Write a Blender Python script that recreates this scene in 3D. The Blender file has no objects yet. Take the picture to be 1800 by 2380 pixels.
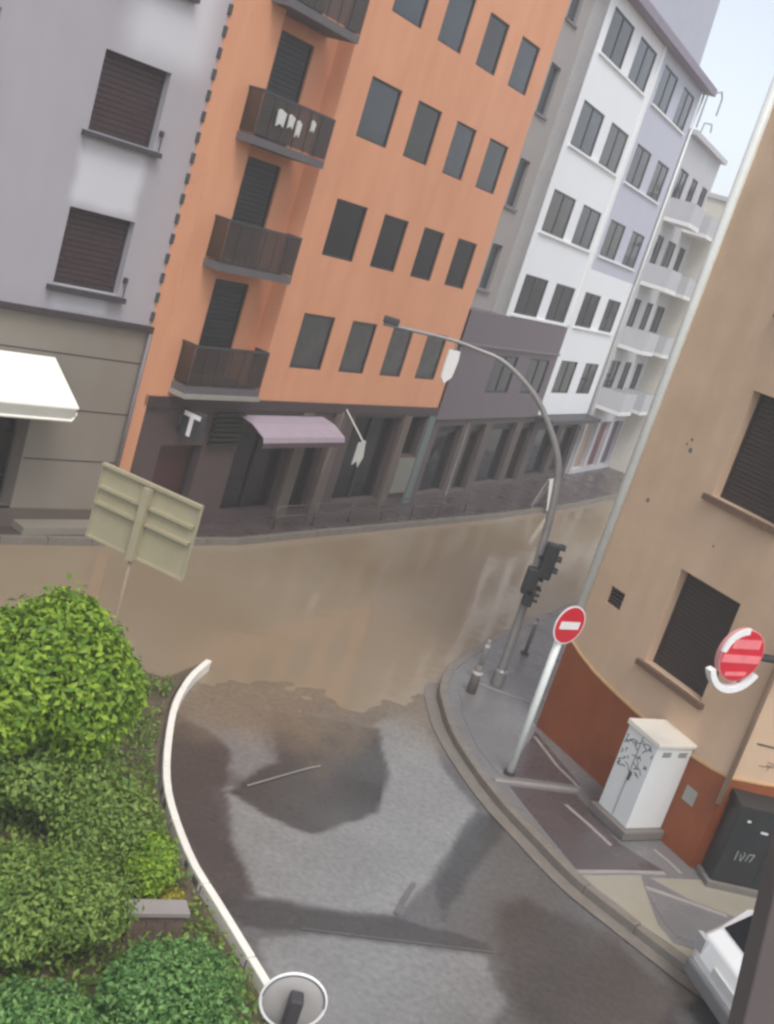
import bpy, math, random
import numpy as np
from mathutils import Vector, Matrix

SC = bpy.context.scene
COL = SC.collection
rad = math.radians

# ------------------------------------------------------------------ camera
F_PX, PITCH, ROLL, CAM_H = 2572.0, rad(14.06), rad(-17.8), 8.0
_u = np.array([0, math.sin(PITCH), math.cos(PITCH)])
FWD = np.array([0, math.cos(PITCH), -math.sin(PITCH)])
_x = np.array([1.0, 0, 0])
RIGHT = math.cos(ROLL) * _x - math.sin(ROLL) * _u
UP = math.sin(ROLL) * _x + math.cos(ROLL) * _u
cam_data = bpy.data.cameras.new('camera')
cam = bpy.data.objects.new('camera', cam_data)
COL.objects.link(cam)
M = Matrix.Identity(4)
for i in range(3):
    M[i][0], M[i][1], M[i][2] = RIGHT[i], UP[i], -FWD[i]
M[2][3] = CAM_H
cam.matrix_world = M
cam_data.sensor_fit = 'VERTICAL'
cam_data.sensor_height = 24.0
cam_data.lens = F_PX / 2380 * 24.0
cam_data.clip_end = 2000
SC.camera = cam

# ------------------------------------------------------------------ sky, sun, exposure
SUN_EL, SUN_AZ = rad(60), rad(160)          # azimuth measured clockwise from +Y
W = bpy.data.worlds.new('World')
SC.world = W
W.use_nodes = True
nt = W.node_tree
nt.nodes.clear()
wo = nt.nodes.new('ShaderNodeOutputWorld')
bg = nt.nodes.new('ShaderNodeBackground')
sky = nt.nodes.new('ShaderNodeTexSky')
sky.sky_type = 'NISHITA'
sky.sun_disc = False
sky.sun_elevation = SUN_EL
sky.sun_rotation = SUN_AZ
sky.air_density = 1.0
sky.dust_density = 2.0
sky.ozone_density = 1.0
hs = nt.nodes.new('ShaderNodeHueSaturation')
hs.inputs['Saturation'].default_value = 0.42
hs.inputs['Value'].default_value = 1.0
nt.links.new(sky.outputs[0], hs.inputs['Color'])
nt.links.new(hs.outputs[0], bg.inputs['Color'])
bg.inputs['Strength'].default_value = 0.15
nt.links.new(bg.outputs[0], wo.inputs['Surface'])
sl = bpy.data.lights.new('sun', 'SUN')
sl.energy = 1.0
sl.angle = rad(24)
sl.color = (1.0, 0.97, 0.92)
sun = bpy.data.objects.new('sun', sl)
COL.objects.link(sun)
sd = Vector((math.sin(SUN_AZ) * math.cos(SUN_EL), math.cos(SUN_AZ) * math.cos(SUN_EL), math.sin(SUN_EL)))
sun.rotation_euler = (-sd).to_track_quat('-Z', 'Y').to_euler()
SC.view_settings.view_transform = 'Standard'
SC.view_settings.look = 'None'
SC.view_settings.exposure = 0.7
SC.view_settings.gamma = 1.0
SC.view_settings.use_curve_mapping = False
SC.cycles.filter_width = 2.7        # the phone video is soft
SC.cycles.volume_bounces = 1
SC.cycles.volume_step_rate = 8
SC.cycles.volume_max_steps = 64

# ------------------------------------------------------------------ helpers
def gnd(u, v, z=0.0):
    """photo pixel -> point on the level z (things that stand on that level)"""
    d = RIGHT * (u - 900) / F_PX - UP * (v - 1190) / F_PX + FWD
    t = (z - CAM_H) / d[2]
    return np.array([0, 0, CAM_H]) + t * d

def srgb(r, g, b):
    f = lambda c: (c / 255 / 12.92) if c / 255 <= 0.04045 else ((c / 255 + 0.055) / 1.055) ** 2.4
    return (f(r), f(g), f(b))

MATS = {}
def mat(name, base, rough=0.7, var=0.12, scale=3.0, streak=0.0, bump=0.0, bscale=40.0, metallic=0.0,
        spec=0.5, alpha=1.0, rvar=0.0, rscale=None, island=0.0, coat=0.0, transl=0.0):
    if name in MATS:
        return MATS[name]
    m = bpy.data.materials.new(name)
    m.use_nodes = True
    t = m.node_tree
    b = t.nodes['Principled BSDF']
    b.inputs['Roughness'].default_value = rough
    b.inputs['Metallic'].default_value = metallic
    b.inputs['Specular IOR Level'].default_value = spec
    b.inputs['Alpha'].default_value = alpha
    b.inputs['Coat Weight'].default_value = coat
    tc = t.nodes.new('ShaderNodeTexCoord')
    n1 = t.nodes.new('ShaderNodeTexNoise')
    n1.inputs['Scale'].default_value = scale
    n1.inputs['Detail'].default_value = 6
    n1.inputs['Roughness'].default_value = 0.6
    t.links.new(tc.outputs['Object'], n1.inputs['Vector'])
    fac = n1.outputs['Fac']
    if streak > 0:
        mp = t.nodes.new('ShaderNodeMapping')
        mp.inputs['Scale'].default_value = (1.3, 1.3, 0.32)
        t.links.new(tc.outputs['Object'], mp.inputs['Vector'])
        n2 = t.nodes.new('ShaderNodeTexNoise')
        n2.inputs['Scale'].default_value = 1.6
        n2.inputs['Detail'].default_value = 5
        t.links.new(mp.outputs[0], n2.inputs['Vector'])
        mx = t.nodes.new('ShaderNodeMix')
        mx.inputs['Factor'].default_value = streak
        t.links.new(fac, mx.inputs['A'])
        t.links.new(n2.outputs['Fac'], mx.inputs['B'])
        fac = mx.outputs['Result']
    if island > 0:
        ge = t.nodes.new('ShaderNodeNewGeometry')
        mx = t.nodes.new('ShaderNodeMix')
        mx.inputs['Factor'].default_value = island
        t.links.new(fac, mx.inputs['A'])
        t.links.new(ge.outputs['Random Per Island'], mx.inputs['B'])
        fac = mx.outputs['Result']
    mr = t.nodes.new('ShaderNodeMapRange')
    lo, hi = (0.25, 0.75) if island == 0 else (0.1, 0.9)
    mr.inputs['From Min'].default_value = lo
    mr.inputs['From Max'].default_value = hi
    t.links.new(fac, mr.inputs['Value'])
    cm = t.nodes.new('ShaderNodeMix')
    cm.data_type = 'RGBA'
    if isinstance(base[0], (tuple, list)):
        c0, c1 = base
    else:
        c0 = [max(c * (1 - var), 0) for c in base]
        c1 = [min(c * (1 + var), 1) for c in base]
    cm.inputs['A'].default_value = (*c0, 1)
    cm.inputs['B'].default_value = (*c1, 1)
    t.links.new(mr.outputs[0], cm.inputs['Factor'])
    t.links.new(cm.outputs['Result'], b.inputs['Base Color'])
    if rvar > 0:
        r2 = t.nodes.new('ShaderNodeMapRange')
        r2.inputs['From Min'].default_value = 0.3
        r2.inputs['From Max'].default_value = 0.7
        r2.inputs['To Min'].default_value = max(rough - rvar, 0.03)
        r2.inputs['To Max'].default_value = min(rough + rvar, 1)
        n3 = t.nodes.new('ShaderNodeTexNoise')
        n3.inputs['Scale'].default_value = rscale or scale * 0.7
        n3.inputs['Detail'].default_value = 4
        t.links.new(tc.outputs['Object'], n3.inputs['Vector'])
        t.links.new(n3.outputs['Fac'], r2.inputs['Value'])
        t.links.new(r2.outputs[0], b.inputs['Roughness'])
    if bump > 0:
        nb = t.nodes.new('ShaderNodeTexNoise')
        nb.inputs['Scale'].default_value = bscale
        nb.inputs['Detail'].default_value = 4
        t.links.new(tc.outputs['Object'], nb.inputs['Vector'])
        bp = t.nodes.new('ShaderNodeBump')
        bp.inputs['Strength'].default_value = bump
        bp.inputs['Distance'].default_value = 0.02
        t.links.new(nb.outputs['Fac'], bp.inputs['Height'])
        t.links.new(bp.outputs[0], b.inputs['Normal'])
    if transl > 0:
        b.inputs['Subsurface Weight'].default_value = 0.0
        tr = t.nodes.new('ShaderNodeBsdfTranslucent')
        t.links.new(cm.outputs['Result'], tr.inputs['Color'])
        ms = t.nodes.new('ShaderNodeMixShader')
        ms.inputs[0].default_value = transl
        t.links.new(b.outputs[0], ms.inputs[1])
        t.links.new(tr.outputs[0], ms.inputs[2])
        t.links.new(ms.outputs[0], t.nodes['Material Output'].inputs['Surface'])
    MATS[name] = m
    return m

class MB:
    """collects shapes into one mesh"""
    def __init__(self):
        self.v, self.f = [], []
    def add(self, vs, fs):
        o = len(self.v)
        self.v += [tuple(map(float, p)) for p in vs]
        self.f += [tuple(i + o for i in f) for f in fs]
        return self
    def box(self, x0, x1, y0, y1, z0, z1):
        return self.add([(x0, y0, z0), (x1, y0, z0), (x1, y1, z0), (x0, y1, z0), (x0, y0, z1), (x1, y0, z1), (x1, y1, z1), (x0, y1, z1)],
                        [(0, 3, 2, 1), (4, 5, 6, 7), (0, 1, 5, 4), (1, 2, 6, 5), (2, 3, 7, 6), (3, 0, 4, 7)])
    def quad(self, a, b, c, d):
        return self.add([a, b, c, d], [(0, 1, 2, 3)])
    def prism(self, poly, z0, z1):
        n = len(poly)
        vs = [(p[0], p[1], z0) for p in poly] + [(p[0], p[1], z1) for p in poly]
        area = sum(poly[i][0] * poly[(i + 1) % n][1] - poly[(i + 1) % n][0] * poly[i][1] for i in range(n))
        top, bot = tuple(range(n, 2 * n)), tuple(range(n - 1, -1, -1))
        sides = [(i, (i + 1) % n, (i + 1) % n + n, i + n) for i in range(n)]
        if area < 0:
            top, bot = top[::-1], bot[::-1]
            sides = [s[::-1] for s in sides]
        return self.add(vs, [top, bot] + sides)
    def prism_yz(self, poly, x0, x1):
        """polygon in (y, z) extruded along x"""
        n = len(poly)
        vs = [(x0, p[0], p[1]) for p in poly] + [(x1, p[0], p[1]) for p in poly]
        area = sum(poly[i][0] * poly[(i + 1) % n][1] - poly[(i + 1) % n][0] * poly[i][1] for i in range(n))
        fr, bk = tuple(range(n, 2 * n)), tuple(range(n - 1, -1, -1))
        sides = [(i, (i + 1) % n, (i + 1) % n + n, i + n) for i in range(n)]
        if area < 0:
            fr, bk = fr[::-1], bk[::-1]
            sides = [s[::-1] for s in sides]
        return self.add(vs, [fr, bk] + sides)
    def tube(self, path, r, n=10, caps=True):
        path = [Vector(p) for p in path]
        rs = r if isinstance(r, (list, tuple)) else [r] * len(path)
        rings, prev = [], None
        for i, p in enumerate(path):
            t = (path[min(i + 1, len(path) - 1)] - path[max(i - 1, 0)]).normalized()
            if prev is None:
                a = t.orthogonal().normalized()
            else:
                a = (prev - t * prev.dot(t)).normalized()
            prev = a
            b = t.cross(a)
            rings.append([p + (a * math.cos(2 * math.pi * k / n) + b * math.sin(2 * math.pi * k / n)) * rs[i] for k in range(n)])
        vs = [q for ring in rings for q in ring]
        fs = []
        for i in range(len(path) - 1):
            for k in range(n):
                fs.append((i * n + k, i * n + (k + 1) % n, (i + 1) * n + (k + 1) % n, (i + 1) * n + k))
        if caps:
            fs.append(tuple(range(n - 1, -1, -1)))
            fs.append(tuple(range((len(path) - 1) * n, len(path) * n)))
        return self.add(vs, fs)
    def disc_x(self, cy, cz, r, x0, x1, n=40):
        """disc with its axis along local x"""
        return self.prism_yz([(cy + r * math.cos(2 * math.pi * k / n), cz + r * math.sin(2 * math.pi * k / n)) for k in range(n)], x0, x1)
    def arc_x(self, cy, cz, r0, r1, a0, a1, x0, x1, n=30):
        an = [a0 + (a1 - a0) * k / n for k in range(n + 1)]
        for k in range(n):
            p = [(cy + r * math.cos(a), cz + r * math.sin(a)) for r, a in ((r0, an[k]), (r1, an[k]), (r1, an[k + 1]), (r0, an[k + 1]))]
            self.prism_yz(p, x0, x1)
        return self
    def build(self, name, material, parent=None, smooth=False, bevel=0.0, loc=None, rotz=None, auto=None):
        me = bpy.data.meshes.new(name)
        me.from_pydata(self.v, [], self.f)
        me.update()
        if smooth:
            me.polygons.foreach_set('use_smooth', [True] * len(me.polygons))
        me.materials.append(material)
        o = bpy.data.objects.new(name, me)
        COL.objects.link(o)
        if parent is not None:
            o.parent = parent
        if loc is not None:
            o.location = loc
        if rotz is not None:
            o.rotation_euler = (0, 0, rotz)
        if bevel > 0:
            bv = o.modifiers.new('bevel', 'BEVEL')
            bv.width = bevel
            bv.segments = 2
            bv.limit_method = 'ANGLE'
        return o

def tag(o, label, cat, group=None):
    o['label'] = label
    o['category'] = cat
    if group:
        o['group'] = group
    return o

def structure(o):
    o['kind'] = 'structure'
    return o

def empty(name, loc, rotz=0.0):
    o = bpy.data.objects.new(name, None)
    o.empty_display_size = 0.3
    COL.objects.link(o)
    o.location = loc
    o.rotation_euler = (0, 0, rotz)
    return o

def copy_to(src, parent, loc):
    c = src.copy()
    COL.objects.link(c)
    c.parent = parent
    c.location = loc
    for ch in list(src.children):
        d = ch.copy()
        COL.objects.link(d)
        d.parent = c
    return c

def frame_dir(h):
    return np.array([math.sin(h), math.cos(h), 0]), np.array([math.cos(h), -math.sin(h), 0])

def off(P, h, d):
    return np.array(P) + d * np.array([math.cos(h), -math.sin(h), 0])

# A facade frame: origin P, local y runs along the facade, local x points out of it.
def facade_wall(mb, y0, y1, z0, z1, openings, depth=0.16, x=0.0):
    ys = sorted({y0, y1, *[v for o in openings for v in o[:2] if y0 < v < y1]})
    zs = sorted({z0, z1, *[v for o in openings for v in o[2:4] if z0 < v < z1]})
    for i in range(len(ys) - 1):
        for j in range(len(zs) - 1):
            cy, cz = (ys[i] + ys[i + 1]) / 2, (zs[j] + zs[j + 1]) / 2
            if any(o[0] < cy < o[1] and o[2] < cz < o[3] for o in openings):
                continue
            mb.quad((x, ys[i], zs[j]), (x, ys[i + 1], zs[j]), (x, ys[i + 1], zs[j + 1]), (x, ys[i], zs[j + 1]))
    for o in openings:
        a, b, c, d = o[:4]
        dp = o[4] if len(o) > 4 else depth
        xi = x - dp
        mb.quad((x, a, c), (x, a, d), (xi, a, d), (xi, a, c))
        mb.quad((x, b, d), (x, b, c), (xi, b, c), (xi, b, d))
        mb.quad((x, a, d), (x, b, d), (xi, b, d), (xi, a, d))
        mb.quad((x, b, c), (x, a, c), (xi, a, c), (xi, b, c))

def shell(mb, y0, y1, z0, z1, depth, x=0.0, front=False):
    """sides, back and roof that close a building behind its facade"""
    X = x - depth
    mb.quad((x, y0, z0), (x, y0, z1), (X, y0, z1), (X, y0, z0))
    mb.quad((x, y1, z1), (x, y1, z0), (X, y1, z0), (X, y1, z1))
    mb.quad((X, y0, z0), (X, y0, z1), (X, y1, z1), (X, y1, z0))
    mb.quad((x, y0, z1), (x, y1, z1), (X, y1, z1), (X, y0, z1))

def window(parent, y0, y1, z0, z1, m_frame, m_pane, m_sill=None, depth=0.13, x=0.0, fw=0.05, mull=1, sill_out=0.06, cache={}):
    w, h = y1 - y0, z1 - z0
    key = (round(w, 3), round(h, 3), m_frame.name, m_pane.name, m_sill.name if m_sill else '', depth, fw, mull, sill_out)
    loc = (x, y0, z0)
    if key in cache:
        return copy_to(cache[key], parent, loc)
    d0, d1 = -depth - 0.02, -depth + 0.035
    mb = MB()
    mb.box(d0, d1, 0, w, 0, fw).box(d0, d1, 0, w, h - fw, h).box(d0, d1, 0, fw, fw, h - fw).box(d0, d1, w - fw, w, fw, h - fw)
    for k in range(mull):
        c = w * (k + 1) / (mull + 1)
        mb.box(d0, d1 - 0.004, c - fw * 0.5, c + fw * 0.5, fw, h - fw)
    win = mb.build('window', m_frame, parent, loc=loc)
    MB().quad((d0 + 0.025, fw * .5, fw * .5), (d0 + 0.025, w - fw * .5, fw * .5), (d0 + 0.025, w - fw * .5, h - fw * .5), (d0 + 0.025, fw * .5, h - fw * .5)).build('pane', m_pane, win)
    if m_sill:
        MB().box(-depth + 0.02, sill_out, -0.07, w + 0.07, -0.07, -0.004).build('sill', m_sill, win)
    cache[key] = win
    return win

# ------------------------------------------------------------------ materials
m_asphalt = mat('wet_asphalt', (0.84, 0.84, 0.84), 0.2, 0.26, 11.0, bump=0.13, bscale=60, rvar=0.13, rscale=0.55)
m_asphalt_lt = mat('wet_concrete_road', srgb(140, 138, 134), 0.42, 0.12, 1.6, bump=0.3, bscale=60, rvar=0.14)
m_asphalt_dk = mat('dark_wet_asphalt', srgb(108, 104, 102), 0.36, 0.18, 1.8, bump=0.35, bscale=50, rvar=0.12)
m_asphalt_red = mat('reddish_wet_asphalt', srgb(108, 99, 97), 0.4, 0.18, 1.8, bump=0.35, bscale=50, rvar=0.12)
m_pave = mat('grey_paving', srgb(116, 114, 113), 0.28, 0.12, 1.5, bump=0.25, bscale=30, rvar=0.12)
m_pave_dk = mat('dark_paving', srgb(84, 75, 75), 0.28, 0.14, 1.5, bump=0.25, bscale=30, rvar=0.12)
m_pave_bg = mat('beige_paving', srgb(150, 144, 128), 0.35, 0.1, 1.5, bump=0.25, bscale=30, rvar=0.1)
m_joint = mat('pale_joint_stone', srgb(150, 142, 138), 0.6, 0.1, 4)
m_kerb = mat('grey_kerb_stone', srgb(124, 117, 108), 0.35, 0.16, 5, bump=0.3, bscale=50)
m_white_kerb = mat('white_painted_kerb', srgb(240, 234, 222), 0.55, 0.07, 5, bump=0.2, bscale=40)
m_soil = mat('garden_soil', srgb(92, 80, 62), 0.9, 0.3, 5, bump=0.8, bscale=18)

m_grey_wall = mat('lavender_grey_render', srgb(164, 160, 165), 0.85, 0.08, 0.7, streak=0.5, bump=0.12, bscale=60)
m_pale_patch = mat('pale_repaired_render', srgb(200, 199, 202), 0.85, 0.03, 1.2, bump=0.1, bscale=60)
m_taupe = mat('taupe_stone_cladding', srgb(134, 127, 116), 0.6, 0.07, 1.2, streak=0.4, bump=0.1, bscale=30)
m_taupe_dk = mat('dark_taupe_plinth', srgb(96, 86, 78), 0.6, 0.1, 2)
m_band = mat('dark_brown_band', srgb(62, 54, 56), 0.6, 0.15, 4)
m_shutter_br = mat('brown_roller_shutter', srgb(60, 44, 45), 0.5, 0.15, 3)
m_dark_metal = mat('dark_metal', srgb(62, 60, 62), 0.5, 0.15, 6)
m_quoin = mat('dark_quoin_block', srgb(66, 70, 72), 0.7, 0.15, 6)
m_pipe = mat('grey_downpipe', srgb(112, 106, 108), 0.45, 0.1, 5)
m_orange = mat('orange_render', (srgb(206, 143, 106), srgb(224, 162, 124)), 0.85, 0.05, 0.5, streak=0.5, bump=0.12, bscale=60)
m_brown_shop = mat('brown_shop_panel', srgb(64, 50, 50), 0.5, 0.14, 2)
m_glass = mat('dark_window_glass', srgb(24, 27, 30), 0.08, 0.4, 0.8, spec=0.5)
m_glass_b = mat('dim_window_glass', srgb(38, 40, 40), 0.1, 0.5, 1.3, spec=0.5)
m_glass_c = mat('curtained_window_glass', srgb(56, 56, 54), 0.12, 0.5, 2.2, spec=0.5)
m_glass_bl = mat('bluish_window_glass', srgb(46, 54, 62), 0.06, 0.4, 0.8, spec=0.6)
m_glass_br = mat('brown_shop_glass', srgb(30, 24, 23), 0.14, 0.5, 1.2, spec=0.3)
m_frame_dk = mat('dark_window_frame', srgb(44, 42, 42), 0.5, 0.12, 6)
m_white_wall = mat('white_render', srgb(234, 236, 237), 0.8, 0.03, 0.7, streak=0.5, bump=0.1, bscale=60)
m_pale_grey_wall = mat('pale_grey_render', srgb(192, 192, 194), 0.85, 0.05, 0.7, streak=0.5)  # own pale grey of the far blocks and cornices
m_mauve = mat('mauve_grey_cladding', srgb(110, 100, 106), 0.6, 0.07, 1.2, streak=0.4)
m_cream = mat('cream_render', srgb(206, 202, 190), 0.85, 0.06, 0.8, streak=0.5)
m_white_paint = mat('white_paint', srgb(236, 236, 234), 0.45, 0.04, 5)
m_eave = mat('mauve_eave', srgb(138, 128, 142), 0.6, 0.08, 4)
m_roof = mat('pale_grey_roof', srgb(176, 178, 188), 0.6, 0.06, 2, streak=0.3)
m_tan = mat('tan_render', (srgb(188, 160, 130), srgb(218, 188, 160)), 0.85, 0.06, 0.8, streak=0.35, bump=0.3, bscale=50)
m_tan_lt = mat('sandy_render', srgb(198, 176, 134), 0.85, 0.06, 0.7, streak=0.4, bump=0.15, bscale=50)
m_rust = mat('rust_brown_dado_paint', srgb(140, 72, 32), 0.6, 0.3, 1.6, streak=0.3, bump=0.2, bscale=30)
m_trim = mat('ochre_dado_trim', srgb(196, 160, 112), 0.6, 0.1, 6)
m_shutter_dk = mat('dark_brown_shutter', srgb(54, 46, 42), 0.55, 0.14, 3)
m_white_pipe = mat('pale_grey_pipe', srgb(226, 230, 224), 0.4, 0.05, 4)
m_red = mat('red_sign', srgb(206, 30, 52), 0.35, 0.06, 5)
m_pink = mat('faded_red_sign', srgb(236, 128, 132), 0.4, 0.12, 5)
m_black = mat('black_plastic', srgb(42, 44, 44), 0.45, 0.2, 4)
m_pole = mat('galvanised_grey_pole', srgb(142, 139, 137), 0.38, 0.14, 5, metallic=0.2)
m_cabinet = mat('white_cabinet_paint', srgb(222, 224, 222), 0.5, 0.05, 3, streak=0.5)
m_cab_top = mat('cream_cabinet_lid', srgb(232, 226, 212), 0.5, 0.05, 3)
m_concrete = mat('grey_concrete', srgb(116, 110, 104), 0.75, 0.14, 4, bump=0.3, bscale=30)
m_ink = mat('dark_spray_paint', srgb(92, 92, 92), 0.6, 0.2, 8)
m_chalk = mat('white_sticker', srgb(205, 205, 200), 0.6, 0.05, 8)
m_khaki = mat('khaki_sign_back', srgb(164, 155, 128), 0.5, 0.08, 3)
m_awn_white = mat('cream_awning_fabric', srgb(240, 236, 224), 0.75, 0.03, 2)
m_awn_mauve = mat('mauve_awning_fabric', srgb(158, 144, 154), 0.7, 0.08, 3)
m_smoke = mat('smoked_balcony_panel', srgb(62, 50, 42), 0.3, 0.1, 2, alpha=0.68)
m_post = mat('grey_brown_post', srgb(100, 90, 88), 0.6, 0.12, 3, streak=0.4)
m_alu = mat('aluminium_sign_back', srgb(160, 156, 152), 0.6, 0.1, 4)
m_car = mat('white_car_paint', srgb(238, 238, 236), 0.25, 0.02, 2, coat=0.4)
m_tyre = mat('tyre_rubber', srgb(34, 34, 34), 0.8, 0.1, 6)
m_rim = mat('grey_wheel_rim', srgb(150, 150, 152), 0.35, 0.05, 4, metallic=0.7)
m_lamp_red = mat('clear_lamp_lens', srgb(170, 168, 166), 0.2, 0.1, 4)
m_trunk = mat('bark', srgb(92, 76, 60), 0.9, 0.25, 8, bump=0.6, bscale=25)
def leaf_mat(n, a, b):
    return mat(n, (srgb(*a), srgb(*b)), 0.5, scale=1.2, island=0.6, spec=0.35, transl=0.25)
m_leaf_bright = leaf_mat('bright_leaf', (66, 112, 34), (164, 190, 58))
m_leaf_mid = leaf_mat('mid_leaf', (80, 114, 50), (150, 170, 80))
m_leaf_blue = leaf_mat('deep_green_leaf', (60, 108, 56), (138, 176, 98))
m_leaf_olive = leaf_mat('olive_leaf', (74, 88, 38), (122, 132, 54))
m_leaf_yel = leaf_mat('yellow_leaf', (110, 120, 40), (188, 170, 60))

# muddy flood water
m_water = bpy.data.materials.new('muddy_flood_water')
m_water.use_nodes = True
t = m_water.node_tree
b = t.nodes['Principled BSDF']
b.inputs['Roughness'].default_value = 0.07
b.inputs['IOR'].default_value = 1.33
tc = t.nodes.new('ShaderNodeTexCoord')
n1 = t.nodes.new('ShaderNodeTexNoise')
n1.inputs['Scale'].default_value = 0.16
n1.inputs['Detail'].default_value = 3
t.links.new(tc.outputs['Object'], n1.inputs['Vector'])
cr = t.nodes.new('ShaderNodeValToRGB')
cr.color_ramp.elements[0].position = 0.3
cr.color_ramp.elements[0].color = (*srgb(134, 116, 92), 1)
cr.color_ramp.elements[1].position = 0.7
cr.color_ramp.elements[1].color = (*srgb(146, 132, 112), 1)
t.links.new(n1.outputs['Fac'], cr.inputs['Fac'])
t.links.new(cr.outputs[0], b.inputs['Base Color'])
mp = t.nodes.new('ShaderNodeMapping')
mp.inputs['Rotation'].default_value = (0, 0, rad(-30))
mp.inputs['Scale'].default_value = (1.0, 2.2, 1.0)
t.links.new(tc.outputs['Object'], mp.inputs['Vector'])
nb = t.nodes.new('ShaderNodeTexNoise')
nb.inputs['Scale'].default_value = 1.5
nb.inputs['Detail'].default_value = 5
nb.inputs['Distortion'].default_value = 0.6
t.links.new(mp.outputs[0], nb.inputs['Vector'])
bp = t.nodes.new('ShaderNodeBump')
bp.inputs['Strength'].default_value = 0.14
bp.inputs['Distance'].default_value = 0.05
t.links.new(nb.outputs['Fac'], bp.inputs['Height'])
t.links.new(bp.outputs[0], b.inputs['Normal'])

# ------------------------------------------------------------------ facade frames (from the photo's vanishing points)
hL, hO, hW, hR, hR2 = rad(39), rad(28), rad(24), rad(147.2), rad(80)
PL = off(gnd(0, 1262), hL, -0.6)
PO = off(gnd(560, 1265), hO, -1.0)
PW = PO + 9.4 * frame_dir(hO)[0]
PR = gnd(1243, 1700)
PR2 = PR + 4.25 * frame_dir(hR)[0]
WATER_Z = -0.03

# ------------------------------------------------------------------ ground
g = MB().quad((-400, -300, -0.95), (400, -300, -0.95), (400, 500, -0.95), (-400, 500, -0.95)).build('ground', m_soil)
structure(g)
# road: level near the camera, dipping under the flood beyond the waterline
def road_z(x, y):
    d = (x + 2.36) * (-0.548) + (y - 17.0) * 0.836
    w = 0.35 * math.sin(x * 1.3 + 0.6) + 0.22 * math.sin(x * 2.9 + y * 0.7) + 0.25 * math.sin(y * 0.9 - x * 0.5)
    d += w * 0.7
    nz_ = math.sin(x * 4.1 + 1.3 * math.sin(y * 2.3)) * math.sin(y * 3.7 + 1.1 * math.sin(x * 1.9)) + 0.6 * math.sin(x * 8.3 + y * 5.1 + 2 * math.sin(y * 3.3)) * math.sin(y * 9.1 - x * 3.7)
    return -0.019 * max(d + 2.0, 0) - 0.012 * max(d - 0.5, 0) + 0.0045 * nz_ * min(max((d + 3.5) / 2, 0.25), 1)
def wobble(pts, amp=6, n=4, seed=1):
    r = random.Random(seed)
    out = []
    for i, p in enumerate(pts):
        q = pts[(i + 1) % len(pts)]
        for k in range(n):
            t_ = k / n
            a = amp if k else amp * .4
            out.append((p[0] + (q[0] - p[0]) * t_ + r.uniform(-a, a), p[1] + (q[1] - p[1]) * t_ + r.uniform(-a, a)))
    return out
def signed_dist(X, Y, poly):
    d = np.full(X.shape, 1e9)
    ins = np.zeros(X.shape, bool)
    n = len(poly)
    for i in range(n):
        (x0, y0), (x1, y1) = poly[i], poly[(i + 1) % n]
        ex, ey = x1 - x0, y1 - y0
        tt = np.clip(((X - x0) * ex + (Y - y0) * ey) / (ex * ex + ey * ey + 1e-12), 0, 1)
        d = np.minimum(d, np.hypot(X - x0 - tt * ex, Y - y0 - tt * ey))
        c = ((y0 > Y) != (y1 > Y)) & (X < (x1 - x0) * (Y - y0) / (y1 - y0 + 1e-12) + x0)
        ins ^= c
    return np.where(ins, -d, d)
xs = np.concatenate([np.arange(-9, -3.0, 0.5), np.arange(-3.0, 6.5, 0.07), np.arange(6.5, 14.1, 0.5)])
ys = np.concatenate([np.arange(2, 9.2, 0.4), np.arange(9.2, 20.5, 0.07), np.arange(20.5, 30.1, 0.5)])
mb = MB()
mb.v = [(float(x), float(y), road_z(x, y)) for y in ys for x in xs]
nx = len(xs)
mb.f = [(j * nx + i, j * nx + i + 1, (j + 1) * nx + i + 1, (j + 1) * nx + i) for j in range(len(ys) - 1) for i in range(nx - 1)]
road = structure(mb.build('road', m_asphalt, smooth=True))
GX, GY = np.meshgrid(xs, ys)
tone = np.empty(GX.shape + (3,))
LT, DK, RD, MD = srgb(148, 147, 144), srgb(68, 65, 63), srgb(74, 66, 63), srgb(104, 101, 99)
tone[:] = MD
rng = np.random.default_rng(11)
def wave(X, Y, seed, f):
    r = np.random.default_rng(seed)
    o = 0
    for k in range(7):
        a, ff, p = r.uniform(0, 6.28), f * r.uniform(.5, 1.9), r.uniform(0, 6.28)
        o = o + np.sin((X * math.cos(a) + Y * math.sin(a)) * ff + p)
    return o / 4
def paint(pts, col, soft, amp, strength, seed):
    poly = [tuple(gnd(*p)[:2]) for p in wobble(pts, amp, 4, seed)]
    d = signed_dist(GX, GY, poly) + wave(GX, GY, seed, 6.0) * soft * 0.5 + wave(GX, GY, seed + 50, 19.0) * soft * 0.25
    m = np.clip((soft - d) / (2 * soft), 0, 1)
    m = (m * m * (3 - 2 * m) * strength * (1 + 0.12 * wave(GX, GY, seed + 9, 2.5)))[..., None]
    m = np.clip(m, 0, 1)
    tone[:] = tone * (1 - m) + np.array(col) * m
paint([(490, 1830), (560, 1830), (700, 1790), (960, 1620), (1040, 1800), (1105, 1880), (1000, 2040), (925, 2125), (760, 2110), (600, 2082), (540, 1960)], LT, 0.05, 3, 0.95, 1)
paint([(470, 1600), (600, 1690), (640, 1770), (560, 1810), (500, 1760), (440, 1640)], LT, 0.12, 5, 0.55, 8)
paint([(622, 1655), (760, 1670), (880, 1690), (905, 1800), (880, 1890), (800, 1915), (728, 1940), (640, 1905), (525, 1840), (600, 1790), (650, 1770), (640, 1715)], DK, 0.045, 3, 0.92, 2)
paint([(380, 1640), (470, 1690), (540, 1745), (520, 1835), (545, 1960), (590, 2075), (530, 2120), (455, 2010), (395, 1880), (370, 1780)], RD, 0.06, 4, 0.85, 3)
paint([(480, 2080), (600, 2090), (760, 2118), (930, 2135), (1130, 2190), (1145, 2217), (960, 2192), (700, 2165), (560, 2155)], DK, 0.035, 3, 0.75, 4)
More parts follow.
